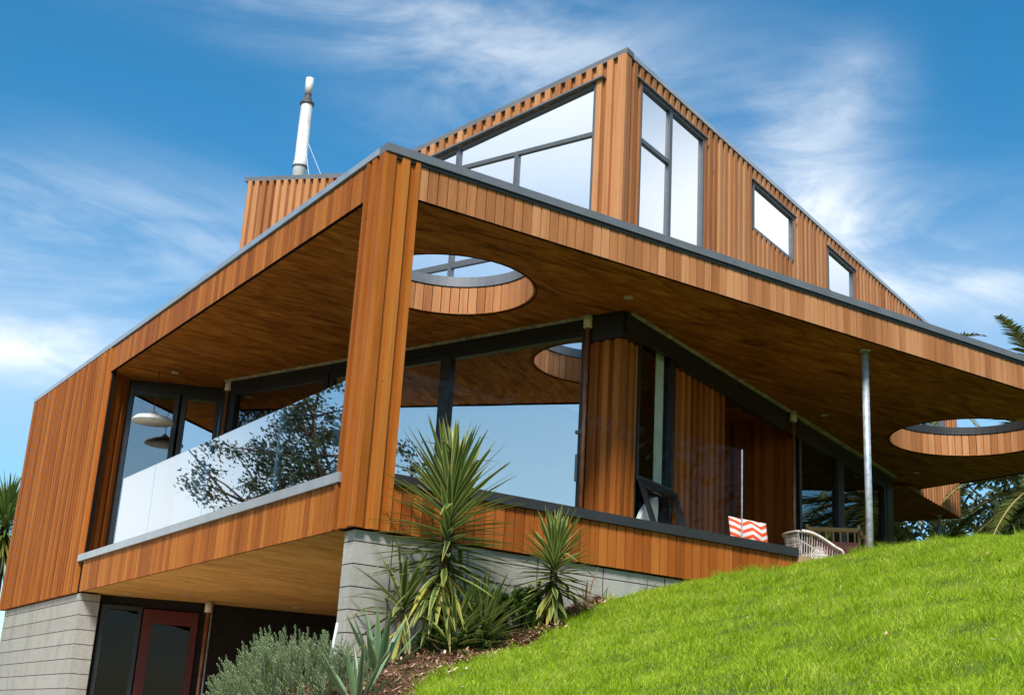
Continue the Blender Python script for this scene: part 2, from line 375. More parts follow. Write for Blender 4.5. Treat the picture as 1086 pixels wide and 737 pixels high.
def window(W, parent, s0, s1, z0, z1, bars=(), fm='frame', gm='glass', fw=.05, dep=.05, d=0.0, label=None):
    """frame (part: window) with sub-parts frame, pane. z1 may be a function. bars: ('v', s, zlo, zhi) / ('h', z, sa, sb)"""
    e = bpy.data.objects.new('window', None); C.objects.link(e); e.parent = parent; e.empty_display_size = .1
    if label: e['label'] = label
    zt = (lambda s: cval(z1, s)); m = MB()
    W.box(m, s0, s0 + fw, z0, zt(s0), d - .04, d + dep, .5, 0, z0, zt(s0 + fw)); W.box(m, s1 - fw, s1, z0, zt(s1 - fw), d - .04, d + dep, .5, 0, z0, zt(s1))
    W.box(m, s0 + fw, s1 - fw, z0, z0 + fw, d - .04, d + dep - .002, .5)
    W.box(m, s0 + fw, s1 - fw, zt(s0 + fw) - fw, zt(s0 + fw), d - .04, d + dep - .002, .5, 0, zt(s1 - fw) - fw, zt(s1 - fw))
    for b in bars:
        if b[0] == 'v': w = b[4] if len(b) > 4 else .07; W.box(m, b[1] - w / 2, b[1] + w / 2, b[2], b[3], d - .038, d + dep - .006, .5)
        else: w = b[4] if len(b) > 4 else .06; W.box(m, b[2], b[3], b[1] - w / 2, b[1] + w / 2, d - .036, d + dep - .010, .5)
    m.build('frame', M[fm], e)
    g = MB(); W.box(g, s0 + fw * .5, s1 - fw * .5, z0 + fw * .5, zt(s0 + fw * .5) - fw * .5, d - .018, d - .006, .5, 0, z0 + fw * .5, zt(s1 - fw * .5) - fw * .5)
    g.build('pane', M[gm], e); return e

# ------------------------------------------------------------------ terrain
def hill(x, y):
    p = -1.27 + .315 * x + .04 * y; k = .22; q = .37 - .060 * np.clip(y, -6, 0)
    # smooth minimum with the flat top
    h = np.clip(.5 + .5 * (q - p) / k, 0, 1); v = q * (1 - h) + p * h - k * h * (1 - h)
    v = v + .030 * np.sin(x * 1.7 + y * .9) * np.sin(y * 1.3 - x * .5) + .012 * np.sin(x * 4.1 + 1) * np.sin(y * 3.7)
    v = v - .15 * np.exp(-((x - 5.7) / .95) ** 2 - (y / .9) ** 2)
    far = np.clip((-x - 7) / 6, 0, 1); v = v * (1 - far) + np.maximum(v, -3.6) * far
    v = np.maximum(v, -3.9)
    return v
def terrain(x, y):
    v = hill(x, y); t = np.clip((y + 0.6) / 3.0, 0, 1); t = t * t * (3 - 2 * t); low = v * (1 - t) + np.minimum(v, -2.62) * t
    left = x < 0.04; v = np.where(left, low, v)
    under = (x >= 0.04) & (x < 6.98) & (y > .1); v = np.where(under, -2.62, v); under2 = (x >= 0.04) & (y > 7.5) & (x < 14); v = np.where(under2 & (x < 7), -2.62, v)
    back = np.clip((y - 14) / 4, 0, 1); v = np.where(x < 8, v * (1 - back) + np.minimum(v, -2.6) * back, v)
    return v
xs = np.concatenate([[-600, -200, -80, -40, -25, -16, -12, -9], np.arange(-7, 0, .15), [0.0, .03, .05], np.arange(.15, 6.9, .15), [6.96, 6.99, 7.1, 7.4], np.arange(7.8, 16, .5), [18, 22, 28, 40, 70, 150, 300, 700]])
ys = np.concatenate([[-500, -150, -60, -30, -18, -14], np.arange(-12, -.05, .15), [.0, .08, .12, .2], np.arange(.4, 4, .2), np.arange(4.5, 16, .8), [18, 22, 28, 40, 70, 150, 300, 700]])
X, Y = np.meshgrid(xs, ys); Zt = terrain(X, Y)
me = bpy.data.meshes.new('ground'); nx, ny = len(xs), len(ys)
me.from_pydata(np.stack([X, Y, Zt], -1).reshape(-1, 3).tolist(), [], [(j * nx + i, j * nx + i + 1, (j + 1) * nx + i + 1, (j + 1) * nx + i) for j in range(ny - 1) for i in range(nx - 1)])
me.materials.append(M['ground']); ground = bpy.data.objects.new('ground', me); C.objects.link(ground); ground['kind'] = 'structure'
def gz(x, y): return float(terrain(np.array([x], float), np.array([y], float))[0])

# unseen pale yard, added to bounce light onto the balcony soffit
me = bpy.data.meshes.new('bounce_yard'); me.from_pydata([(-9, 2.2, -2.575), (4.3, 2.2, -2.575), (4.3, 13, -2.575), (-9, 13, -2.575)], [], [(0, 1, 2, 3)])
_s = NT('bounce_paving'); _n = _s.noise(3, 6, rough=.7); _s.bsdf(_s.ramp(_n, [(.3, (.50, .42, .32)), (.7, (.62, .54, .42))]), .9, spec=.1)
me.materials.append(_s.m); o = bpy.data.objects.new('bounce_yard', me); C.objects.link(o); o['kind'] = 'structure'
# ------------------------------------------------------------------ house
house = thing('timber_house', 'modern timber clad house on grey block walls with a wide overhanging roof and glass balcony', 'house')
ZS, ZC0, ZC1 = 3.28, 3.645, 3.74     # soffit, underside and top of the roof edge
H1, H2 = (1.90, 1.93, 1.0), (11.62, 2.22, 1.22)
WR = Wall((0, 0), 0)      # right facade plane y = 0
WL = Wall((0, 0), 90)     # left facade plane x = 0
XE, YE = 14.2, 13.15

def holed(poly, circles, z, mat, name, parent, seg=72):
    bm = bmesh.new()
    def loop(pts):
        vs = [bm.verts.new((p[0], p[1], z)) for p in pts]; return [bm.edges.new((vs[i], vs[(i + 1) % len(vs)])) for i in range(len(vs))]
    ed = loop(poly)
    for cx, cy, r in circles: ed += loop([(cx + r * math.cos(2 * math.pi * k / seg), cy + r * math.sin(2 * math.pi * k / seg)) for k in range(seg)])
    bmesh.ops.triangle_fill(bm, use_beauty=True, edges=ed)
    ex = bmesh.ops.extrude_face_region(bm, geom=bm.faces[:])
    for v in [g for g in ex['geom'] if isinstance(g, bmesh.types.BMVert)]: v.co.z += .03
    bmesh.ops.recalc_face_normals(bm, faces=bm.faces[:])
    me = bpy.data.meshes.new(name); bm.to_mesh(me); bm.free(); me.materials.append(mat); o = bpy.data.objects.new(name, me); C.objects.link(o); o.parent = parent; return o

rf = bpy.data.objects.new('roof', None); C.objects.link(rf); rf.parent = house
inset = .03
poly = [(inset, inset), (XE - inset, inset), (XE - inset, YE - inset), (inset, YE - inset)]
holed(poly, [H1, H2], ZS, M['ply'], 'soffit', rf)
holed(poly, [H1, H2], ZC1 - .05, M['roofing'], 'roof_deck', rf)
m = MB(); boards(m, WR, .36, XE, ZS - .015, ZC0, 'flat', .113); m.build('fascia', M['wood_up'], rf)
m = MB(); boards(m, WL, .36, 8.56, ZS - .015, ZC0, 'flat', .113); m.build('fascia', M['wood'], rf)
We = Wall((XE, 0), 90); We.n = Vector((1, 0, 0)); m = MB(); boards(m, We, .02, 4.4, ZS - .015, ZC0, 'flat', .113); m.build('fascia', M['wood_up'], rf)
m = MB(); WR.box(m, .02, XE - .02, ZS - .0165, ZC1 - .06, -.03, -.016, .5); WL.box(m, .02, YE - .02, ZS - .0165, ZC1 - .06, -.03, -.016, .5); We.box(m, .02, 4.4, ZS - .0165, ZC1 - .06, -.03, -.016, .5)
WR.box(m, .36, XE, ZS - .0185, ZS - .0155, -.02, .012, .5); WL.box(m, .36, 8.56, ZS - .0185, ZS - .0155, -.02, .012, .5)
m.build('backing', M['dark_back'], rf)
m = MB(); WR.box(m, -.03, XE + .03, ZC0 + .01, ZC1, -.12, .05, .5); We.box(m, -.05, 4.4, ZC0 + .01, ZC1 - .002, -.12, .05, .5); m.build('cap_flashing', M['cap'], rf)
m = MB(); WL.box(m, .12, YE + .03, ZC0 + .022, ZC1 - .003, -.12, .035, .5); m.build('cap_flashing', M['cap_left'], rf)
# dark strip standing in for the shadow the roof cap casts
m = MB(); WR.box(m, .0, XE, ZC0 - .028, ZC0 + .006, -.01, .03, .5); m.build('cap_shadow_strip', M['cap_dark'], rf)
# linings of the two round openings
for (cx, cy, r) in (H1, H2):
    m = MB(); n = int(2 * math.pi * r / .113)
    for k in range(n):
        t0, t1 = 2 * math.pi * (k + .04) / n, 2 * math.pi * (k + .96) / n
        P = [(cx + rr * math.cos(t), cy + rr * math.sin(t)) for rr, t in ((r - .02, t0), (r - .02, t1), (r + .004, t1), (r + .004, t0))]
        m.prism(P, ZS + .004, ZC0 - .02)
    m.build('opening_lining', M['wood_up'], rf)
    m = MB(); q = 64
    for k in range(q):
        t0, t1 = 2 * math.pi * k / q, 2 * math.pi * (k + 1) / q
        P = [(cx + rr * math.cos(t), cy + rr * math.sin(t)) for rr, t in ((r - .035, t0), (r - .035, t1), (r + .10, t1), (r + .10, t0))]
        m.prism(P, ZC0 - .01, ZC1 + .02, .5)
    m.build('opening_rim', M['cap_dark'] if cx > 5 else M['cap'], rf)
    m = MB()
    for k in range(q):
        t0, t1 = 2 * math.pi * k / q, 2 * math.pi * (k + 1) / q
        P = [(cx + rr * math.cos(t), cy + rr * math.sin(t)) for rr, t in ((r + .012, t0), (r + .012, t1), (r + .02, t1), (r + .02, t0))]
        m.prism(P, ZS - .01, ZC0 - .011, .5)
    m.build('backing', M['dark_back'], rf)
m = MB(); m.box(11.10, 11.75, .93, 1.03, ZS - .02, ZS + .09, .7); m.build('timber_block', M['wood_edge'], rf)
for x, y in [(.76, 7.93), (3.65, .80), (5.51, 1.91), (9.05, 2.85), (13.0, 4.4), (2.4, 4.2)]:
    m = MB(); m.prism([(x + .055 * math.cos(t), y + .055 * math.sin(t)) for t in [k * math.pi / 8 for k in range(16)]], ZS - .012, ZS + .004, .5); m.build('downlight', M['downlight'], rf)

# corner column
m = MB()
boards(m, WR, 0, .36, 0, ZC0, 'batten', .155, mi=0, proud=.035, wb=.56); boards(m, WL, .0, .36, 0, ZC0, 'batten', .155, proud=.035, wb=.56)
m.box(.014, .345, .014, .345, .004, ZC0 - .03, .5, 1)
m.box(-.034, .0, -.034, .0, 0, ZC0, .62, 0)
m.build('corner_column', [M['wood'], M['dark_back']], house)

# deck slab, its boarding, kerbs and soffit
dk = bpy.data.objects.new('deck', None); C.objects.link(dk); dk.parent = house
m = MB(); m.prism([(.03, .03), (6.98, .03), (6.98, .9), (10.2, .9), (10.2, 4.4), (13.9, 6.2), (13.9, YE - .03), (.03, YE - .03)], .36, .44, .5); m.build('deck_floor', M['floor'], dk)
m = MB(); m.prism([(.03, .03), (6.98, .03), (6.98, YE - .03), (.03, YE - .03)], .012, .05, .5); m.build('lower_soffit', M['ply_low'], dk)
m = MB(); boards(m, WR, .36, 6.98, .0, .43, 'flat', .113); m.build('deck_fascia', M['wood_low'], dk)
m = MB(); boards(m, WL, .36, 8.42, .0, .43, 'flat', .113); m.build('deck_fascia', M['wood'], dk)
m = MB(); WR.box(m, .02, 6.97, .004, .42, -.03, -.016, .5); WL.box(m, .02, 8.6, .004, .42, -.03, -.016, .5); m.build('backing', M['dark_back'], dk)
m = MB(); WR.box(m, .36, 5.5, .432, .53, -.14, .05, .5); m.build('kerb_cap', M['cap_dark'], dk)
m = MB(); WR.box(m, 5.505, 6.97, .345, .448, -.12, .045, .4); m.build('deck_edge_board', M['wood_edge'], dk)
m = MB(); WL.box(m, .28, 8.62, .435, .53, -.14, .05, .5); m.build('kerb_cap', M['cap_left'], dk)

# left cladded wing on x = 0
m = MB(); boards(m, WL, 8.60, YE, .0, ZC0, 'batten', .158, proud=.042, wb=.5)
m.build('cladding', M['wood'], house)
m = MB(); WL.box(m, 8.5, YE - .01, .003, ZC0 - .01, -.06, -.014, .5); m.build('backing', M['dark_back'], house)
WJ = Wall((.01, 8.56), q=(.40, 8.86)); m = MB(); boards(m, WJ, 0, .48, .44, ZS, 'batten', .16, proud=.04, wb=.5); WJ.box(m, 0, .48, .44, ZS, -.05, -.014, .5); m.build('cladding', M['wood_low'], house)

# concrete block walls
def blockwall(mb, W, a0, a1, ztop, zbot, mj, first=.0, bl=1.2, dep=.2, hgt=.2, ends=None):
    """courses of blocks as separate boxes over a recessed mortar core"""
    z = ztop; row = 0; j = .0075
    h0 = .105
    while z > zbot:
        h = h0 if row == 0 else hgt
        a = a0 - (0 if row % 1 == 0 else 0)
        cuts = [a0]; x = a0 + first
        while x < a1:
            if x > a0 + .05: cuts.append(x)
            x += bl
        cuts.append(a1)
        for c0, c1 in zip(cuts, cuts[1:]): W.box(mb, c0 + (j if c0 > a0 else 0), c1 - (j if c1 < a1 else 0), z - h + j, z - j * .4, -dep, 0)
        z -= h; row += 1
    W.box(mb, a0 + .006, a1 - .006, zbot, ztop - .001, -dep + .006, -.006, .5, 1)
m = MB(); blockwall(m, WR, .05, 4.6, -.012, -2.8, 1, first=.39, bl=.80, dep=.2)
for v in range(len(m.v)):
    p = m.v[v]; m.v[v] = (p[0], p[1] + .035, p[2])
m.build('block_wall', [M['block'], M['mortar']], house)
m = MB(); blockwall(m, WL, 8.42, 12.85, -.012, -2.8, 1, first=9, dep=.28)
for v in range(len(m.v)):
    p = m.v[v]; m.v[v] = (p[0] + .02, p[1], p[2])
m.build('block_wall', [M['block'], M['mortar']], house)

# ---- main level glazing: wall A (left) and wall B (right)
K = Vector((3.946, 1.277, 0))
A = Wall((3.79, 1.706), q=(2.416, 5.488)); B = Wall((4.302, 1.423), q=(12.93, 4.946))
window(A, house, .0, 2.225, .50, 3.13, (), gm='glass', fw=.085, dep=.05, label='large sliding pane beside the cladded corner')
window(A, house, 2.235, 4.35, .50, 3.13, (), gm='glass', fw=.085, dep=.03)
window(A, house, 4.36, 6.35, .50, 3.13, (), gm='glass_dark', fw=.085, dep=.05)
m = MB(); A.box(m, -.0, 6.55, 3.13, ZS - .003, -.06, .07, .5); A.box(m, 6.35, 6.55, .44, 3.13, -.06, .05, .5); A.box(m, 0, 6.35, .44, .5, -.06, .07, .5); m.build('window_head', M['frame'], house)
m = MB(); A.box(m, -.01, 6.5, ZS - .03, ZS - .002, .07, .11, .5); m.build('ceiling_trim', M['plaster'], house)
dh = MB(); A.box(dh, .035, .06, 1.25, 1.27, .05, .10, .5); A.box(dh, .035, .06, 1.53, 1.55, .05, .10, .5); A.box(dh, .03, .065, 1.24, 1.56, .095, .12, .5); dh.build('door_handle', M['cap'], house); dh = MB(); A.box(dh, .02, .10, 1.82, 1.86, .05, .09, .5); dh.build('door_latch', M['cap'], house)
Cw = Wall((1.66, 8.30), q=(.40, 8.90))
window(Cw, house, .0, .58, .50, 3.13, (), gm='glass_mid', fw=.07); window(Cw, house, .62, 1.38, .50, 3.13, (), gm='glass_dark', fw=.07)
m = MB(); Cw.box(m, 0, 1.40, 3.13, ZS - .003, -.06, .07, .5); m.build('window_head', M['frame'], house)
WD = Wall((1.54, 7.88), q=(1.66, 8.30)); m = MB(); WD.box(m, 0, .44, .44, ZS - .002, -.06, .02, .5); m.build('window_post', M['frame'], house)
# lit timber corner
WA2 = Wall((K.x, K.y), q=(3.79, 1.706)); WB2 = Wall((K.x, K.y), q=(4.302, 1.423))
m = MB(); boards(m, WA2, 0, .45, .44, ZS - .003, 'batten', .15, proud=.04, wb=.5); boards(m, WB2, 0, .33, .44, ZS - .003, 'batten', .15, proud=.04, wb=.5)
WA2.box(m, 0.03, .45, .445, ZS - .01, -.05, -.015, .5); WB2.box(m, 0.03, .33, .445, ZS - .01, -.05, -.015, .5)
m.build('cladding', M['wood_low'], house)
# wall B
m = MB(); boards(m, B, .93, 2.45, .44, ZS - .003, 'batten', .17, proud=.05, wb=.5); B.box(m, .93, 2.45, .445, ZS - .004, -.06, -.015, .5, 1)
m.build('cladding', [M['wood_low'], M['dark_back']], house)
# recess added to the timber wall to hold shade between the two windows
m = MB(); boards(m, B, 2.45, 5.0, .44, ZS - .003, 'batten', .17, proud=.05, wb=.5, d=-1.5); B.box(m, 2.45, 5.0, .445, ZS - .004, -1.56, -1.515, .5, 1)
B.box(m, 4.98, 5.02, .445, ZS - .004, -1.5, -.06, .5, 1); B.box(m, 2.39, 2.43, .445, ZS - .004, -1.5, -.06, .5, 1)
q_ = B.P(4.96, 0, -1.5); q2_ = B.P(4.96, 0, -.02); WQ = Wall(q_[:2], q=q2_[:2]); boards(m, WQ, 0, 1.48, .44, ZS - .003, 'batten', .17, proud=.04, wb=.5); m.build('shade_recess_cladding', [M['wood_low'], M['dark_back']], house)
window(B, house, -.04, .92, 1.32, 3.12, (), gm='glass_see', fw=.06, label='narrow fixed pane above the open awning window')
m = MB(); B.box(m, -.05, .93, 3.12, ZS - .003, -.06, .06, .5); m.build('window_head', M['frame'], house)
m = MB()   # awning sash swung outward
aw = bpy.data.objects.new('awning_window', None); C.objects.link(aw); aw.parent = house; aw['label'] = 'awning window standing open at the bottom'
def AW(s, v, t):   # v: down from hinge, t: thickness outwards
    ang = R(20); return Vector(B.P(s, 1.31 - v * math.cos(ang) + t * math.sin(ang), .06 + v * math.sin(ang) + t * math.cos(ang)))
def awbox(mb, s0, s1, v0, v1, t0=0, t1=.045):
    mb.hexa([AW(s0, v1, t0), AW(s1, v1, t0), AW(s1, v1, t1), AW(s0, v1, t1), AW(s0, v0, t0), AW(s1, v0, t0), AW(s1, v0, t1), AW(s0, v0, t1)], .5)
awbox(m, -.02, .90, 0, .07); awbox(m, -.02, .90, .75, .82); awbox(m, -.02, .05, .07, .75); awbox(m, .83, .90, .07, .75); m.build('frame', M['frame'], aw)
m = MB(); awbox(m, .05, .83, .07, .75, .015, .025); m.build('pane', M['glass_see'], aw)
m = MB(); B.box(m, -.05, .93, .44, .52, -.06, .05, .5); B.box(m, .86, .93, .52, 1.32, -.06, .03, .5); B.box(m, -.05, 0.0, .52, 1.32, -.06, .03, .5); m.build('window_jamb', M['frame'], house)
m = MB(); cp = []  # pale rippled strip behind the narrow fixed pane
for k in range(13):
    s = .64 + k * .017; cp.append(B.P(s, 0, -.09 + .018 * math.sin(k * 1.6)))
for k in range(12):
    p, q = cp[k], cp[k + 1]; w = (B.n.x * .004, B.n.y * .004)
    m.hexa([(p[0], p[1], 1.30), (q[0], q[1], 1.30), (q[0] + w[0], q[1] + w[1], 1.30), (p[0] + w[0], p[1] + w[1], 1.30), (p[0], p[1], 3.1), (q[0], q[1], 3.1), (q[0] + w[0], q[1] + w[1], 3.1), (p[0] + w[0], p[1] + w[1], 3.1)], .5)
m.build('pale_strip', M['pale_strip'], house)
window(B, house, 5.0, 6.72, .50, 3.10, (), gm='glass_dark', fw=.09); window(B, house, 6.78, 9.0, .50, 3.10, (), gm='glass_dark', fw=.12)
m = MB(); B.box(m, 4.98, 9.32, 3.10, ZS - .003, -.06, .06, .5); B.box(m, 9.0, 9.32, .40, 3.10, -.10, .06, .5); B.box(m, 4.98, 9.0, .44, .5, -.06, .06, .5); B.box(m, 6.70, 6.80, .5, 3.1, -.06, .05, .5); m.build('window_head', M['frame'], house)
m = MB(); B.box(m, -.35, 9.35, ZS - .028, ZS - .002, .055, .13, .5); m.build('ceiling_trim', M['plaster'], house)
# charcoal corner head, continued along the right wall as a dark band for shade
m = MB(); B.box(m, .93, 4.98, 2.95, ZS - .004, -.02, .085, .5); B.box(m, -.42, .93, 3.02, ZS - .005, .062, .09, .5); WA2.box(m, -.06, .50, 2.95, ZS - .006, -.02, .085, .5); WB2.box(m, -.02, .33, 2.95, ZS - .007, -.02, .088, .5); m.build('head_and_shade_band', M['frame'], house)
# downpipes with cream collars
def pipe(x, y, z0, z1, r=.028, collar=.16):
    m = MB(); m.tube([(x, y, z0), (x, y, z1 - .05)], r, 12, .5); o = m.build('downpipe', M['copper'], house, True)
    m = MB(); m.tube([(x, y, z1 - collar), (x, y, z1)], r * 1.9, 14, .5); sub(m.build('collar', M['cream'], None, True), o)
pa = A.P(-.04, 0, .12); pipe(pa[0], pa[1], .46, ZS - .005)
pb = B.P(4.55, 0, .14); pipe(pb[0], pb[1], .46, ZS - .005)
pipe(1.53, 7.72, .46, ZS - .005); 
# dark room behind the glass
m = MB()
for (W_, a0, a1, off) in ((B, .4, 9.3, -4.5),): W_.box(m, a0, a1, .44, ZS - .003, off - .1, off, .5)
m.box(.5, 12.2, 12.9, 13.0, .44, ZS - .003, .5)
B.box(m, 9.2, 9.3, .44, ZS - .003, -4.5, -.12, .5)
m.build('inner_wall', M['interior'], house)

# ---- lower level behind the left bay
LW = Wall((.30, 8.62), q=(1.69, 8.16)); LW2 = Wall((1.69, 8.16), q=(4.5, 7.6))
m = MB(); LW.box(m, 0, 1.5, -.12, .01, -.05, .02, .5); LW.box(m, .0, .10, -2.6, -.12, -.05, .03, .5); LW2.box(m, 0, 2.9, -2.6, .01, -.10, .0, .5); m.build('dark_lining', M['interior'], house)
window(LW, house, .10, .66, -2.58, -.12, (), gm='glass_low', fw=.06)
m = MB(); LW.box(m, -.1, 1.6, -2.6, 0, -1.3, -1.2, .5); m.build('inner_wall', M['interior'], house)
dr = bpy.data.objects.new('door', None); C.objects.link(dr); dr.parent = house; dr['label'] = 'red framed glazed door under the balcony'
m = MB(); LW.box(m, .68, .82, -2.58, -.14, -.03, .04, .5); LW.box(m, 1.36, 1.46, -2.58, -.14, -.03, .04, .5); LW.box(m, .82, 1.36, -.34, -.14, -.03, .038, .5); LW.box(m, .82, 1.36, -2.58, -2.3, -.03, .038, .5); m.build('frame', M['red'], dr)
m = MB(); LW.box(m, .82, 1.36, -2.3, -.34, -.01, .01, .5); m.build('pane', M['glass_low'], dr)
pipe(1.66, 7.74, -2.6, .01)
m = MB(); m.tube([(1.74, 7.80, -2.6), (1.74, 7.80, .0)], .014, 8, .5); m.build('conduit', M['steel'], house, True)
for x, y in [(1.14, 7.24), (2.81, 7.26), (.6, 8.1)]:
    m = MB(); m.prism([(x + .05 * math.cos(t), y + .05 * math.sin(t)) for t in [k * math.pi / 8 for k in range(16)]], .0, .014, .5); m.build('downlight', M['downlight'], house)
m = MB(); m.box(4.4, 4.55, .3, 8.4, -2.6, .01, .5); m.build('lower_lining', M['interior'], house)

# ---- upper storey
u = Vector((math.cos(R(21.3)), math.sin(R(21.3)), 0)); v = Vector((-u.y, u.x, 0))
K2 = (3.942, 1.382); UA = Wall(K2, 111.3); UB = Wall(K2, 21.3)
up = bpy.data.objects.new('upper_storey', None); C.objects.link(up); up.parent = house
SV, SL, SE = 4.33, 6.87, 13.66
def roofA(s): return 6.90 - .18 * s if s < SV else 6.90 - .18 * SV + .19 * (s - SV)
def capA(s): return roofA(s) - .075
winA = lambda s: 6.52 - .18 * (s - .4)
def wA(s0, s1, z0, z1): return (s0, s1, z0, z1)
m = MB(); ho = [(.40, 4.2, 3.85, winA)]
boards(m, UA, .0, SL, 3.70, capA, 'batten', .16, holes=ho, proud=.052, wb=.54); m.build('cladding', M['wood_up'], up)
m = MB()
hb = [(.36, 2.17, 3.95, 6.60), (3.78, 5.31, 5.82, 6.60), (6.72, 7.93, 5.82, 6.60), (11.3, 12.75, 4.1, 5.5)]
boards(m, UB, .0, SE, lambda s: 3.70 if s < 10.6 else 3.225, 6.80, 'batten', .165, holes=hb, proud=.042, wb=.5); m.build('cladding', M['wood_up'], up)
m = MB(); m.prism([tuple((Vector((*K2, 0)) + UA.n * a + UB.n * b).xy) for a, b in ((-.002, -.002), (.052, -.002), (.052, .042), (-.002, .042))], 3.7, 6.82, .6); m.build('corner_board', M['wood_up'], up)
# sheathing behind (with openings left out) and the back walls
m = MB()
def sheath(W_, a0, a1, z0, z1, holes):
    cuts = sorted({a0, a1, *[h for ho_ in holes for h in ho_[:2]], *([SV] if W_ is UA else [])})
    for c0, c1 in zip(cuts, cuts[1:]):
        mid = (c0 + c1) / 2; hh = [h for h in holes if h[0] < mid < h[1]]; e = .001
        if not hh: W_.box(m, c0, c1, z0, cval(z1, c0), -.06, -.018, .5, 0, z0, cval(z1, c1))
        else:
            h = hh[0]
            W_.box(m, c0, c1, z0, cval(h[2], c0), -.06, -.018, .5); W_.box(m, c0, c1, cval(h[3], c0), cval(z1, c0), -.06, -.018, .5, 0, cval(h[3], c1), cval(z1, c1))
sheath(UA, .02, SL, 3.7, capA, ho); sheath(UB, .07, SE - .02, 3.7, 6.82, hb); m.build('backing', M['dark_back'], up)
# flashings
m = MB(); e = .045
UA.box(m, -.05, SV, capA(0), roofA(0), -.12, .05, .5, 0, capA(SV), roofA(SV)); UA.box(m, SV, SL + .03, capA(SV), roofA(SV), -.12, .05, .5, 0, capA(SL), roofA(SL))
m.build('cap_flashing', M['cap'], up)
m = MB(); UB.box(m, .12, SE + .03, 6.815, 6.882, -.12, .05, .5); m.build('cap_flashing', M['cap_left'], up)
# roof surface (butterfly) 
m = MB(); U0 = Vector((*K2, 0))
def UP(a, b, z): w = U0 + u * a + v * b; return (w.x, w.y, z)
for (b0, b1) in ((.1, SV), (SV, SL)):
    m.hexa([UP(.1, b0, roofA(b0) - .10), UP(SE - .05, b0, roofA(b0) - .10), UP(SE - .05, b1, roofA(b1) - .10), UP(.1, b1, roofA(b1) - .10), UP(.1, b0, roofA(b0) - .06), UP(SE - .05, b0, roofA(b0) - .06), UP(SE - .05, b1, roofA(b1) - .06), UP(.1, b1, roofA(b1) - .06)], .5)
m.build('roof_surface', M['roofing'], up)
m = MB(); m.hexa([UP(10.3, -.01, 3.225), UP(SE, -.01, 3.225), UP(SE, 4.5, 3.225), UP(10.3, 4.5, 3.225), UP(10.3, -.01, 3.262), UP(SE, -.01, 3.262), UP(SE, 4.5, 3.262), UP(10.3, 4.5, 3.262)], .5); m.build('soffit', M['ply'], up)
UE = Wall(tuple(UP(SE, 0, 0)[:2]), 111.3); UE.n = u.copy(); m = MB(); boards(m, UE, 0, 4.5, 3.225, 6.1, 'batten', .165, proud=.034); m.build('cladding', M['wood_up'], up)
UF = Wall(tuple(UP(0, SL, 0)[:2]), 21.3); UF.n = v.copy(); m = MB(); UF.box(m, 0, 10, 3.7, capA(SL), -.05, .0, .5); m.build('cladding', M['wood_up'], up)
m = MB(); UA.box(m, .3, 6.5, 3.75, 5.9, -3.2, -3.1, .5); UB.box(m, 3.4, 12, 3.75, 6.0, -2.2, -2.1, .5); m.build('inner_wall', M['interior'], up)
# windows: big sloping one on the left face
def upwin(W_, s0, s1, z0, z1, bars, label=None): return window(W_, house, s0, s1, z0, z1, bars, 'frame_up', 'glass_up', .045, .034, .0, label)
upwin(UA, .40, 4.2, 3.85, winA, [('h', 4.37, .44, 4.16, .08), ('v', 2.63, 3.9, 5.77, .06), ('v', 2.63, 5.83, winA(2.63) - .03, .06), ('h', 5.80, .44, 4.16, .055), ('v', 1.63, 4.41, 5.78, .06)], 'large sloping window on the left face')
upwin(UB, .36, 2.17, 3.95, 6.60, [('v', 1.20, 3.98, 6.57, .075), ('h', 5.80, .40, 1.16, .06)], 'tall three pane window on the right face')
upwin(UB, 3.78, 5.31, 5.82, 6.60, []); upwin(UB, 6.72, 7.93, 5.82, 6.60, []); window(UB, house, 11.3, 12.75, 4.1, 5.5, [], 'frame_up', 'glass', .055, .055)
# head flashings over windows
m = MB(); UA.box(m, .28, 4.2, winA(.28) + .005, winA(.28) + .03, .0, .10, .5, 0, winA(4.2) + .005, winA(4.2) + .03); m.build('head_flashing', M['cap'], up)
for a_, b_ in ((.22, 2.25), (3.70, 5.38), (6.64, 8.0)):
    m = MB(); UB.box(m, a_, b_, 6.605, 6.622, 0, .062, .5); m.build('head_flashing', M['cap'], up)

# flue with stays
fb = Vector(UP(.6, 6.38, 0)); fl = bpy.data.objects.new('flue', None); C.objects.link(fl); fl.parent = house
def fz(z): return (fb.x, fb.y, z)
m = MB(); m.tube([fz(6.2), fz(6.93), fz(6.94), fz(6.97), fz(7.02), fz(7.03), fz(8.04), fz(8.05)], [.103, .103, .108, .112, .110, .099, .096, .095], 24, .5); m.build('pipe', M['flue'], fl, True)
m = MB(); m.tube([fz(6.925), fz(6.945)], .118, 24, .5); m.build('flange', M['flue_dark'], fl)
m = MB(); m.tube([fz(8.04), fz(8.045), fz(8.08), fz(8.09), fz(8.17), fz(8.20), fz(8.26)], [.09, .115, .115, .095, .06, .052, .052], 24, .5); m.build('collar', M['flue_dark'], fl, True)
m = MB(); m.tube([fz(8.24), fz(8.53)], [.062, .066], 20, .5); m.build('cowl', M['flue'], fl, True)
for q in (UP(.6, 5.66, 6.30), UP(.6, 6.05, 6.38)):
    m = MB(); m.tube([fz(7.55), q], .006, 6, .5); m.build('stay_wire', M['wire'], fl)

# steel posts
for (x, y, z0, z1) in ((7.085, .316, .1, ZS), (16.14, 6.44, .1, 3.225)):
    m = MB(); m.tube([(x, y, z0), (x, y, z1 - .01)], .044, 20, .5); m.tube([(x, y, z1 - .012), (x, y, z1 - .001)], .075, 20, .5); m.build('steel_post', M['steel'], house, True)

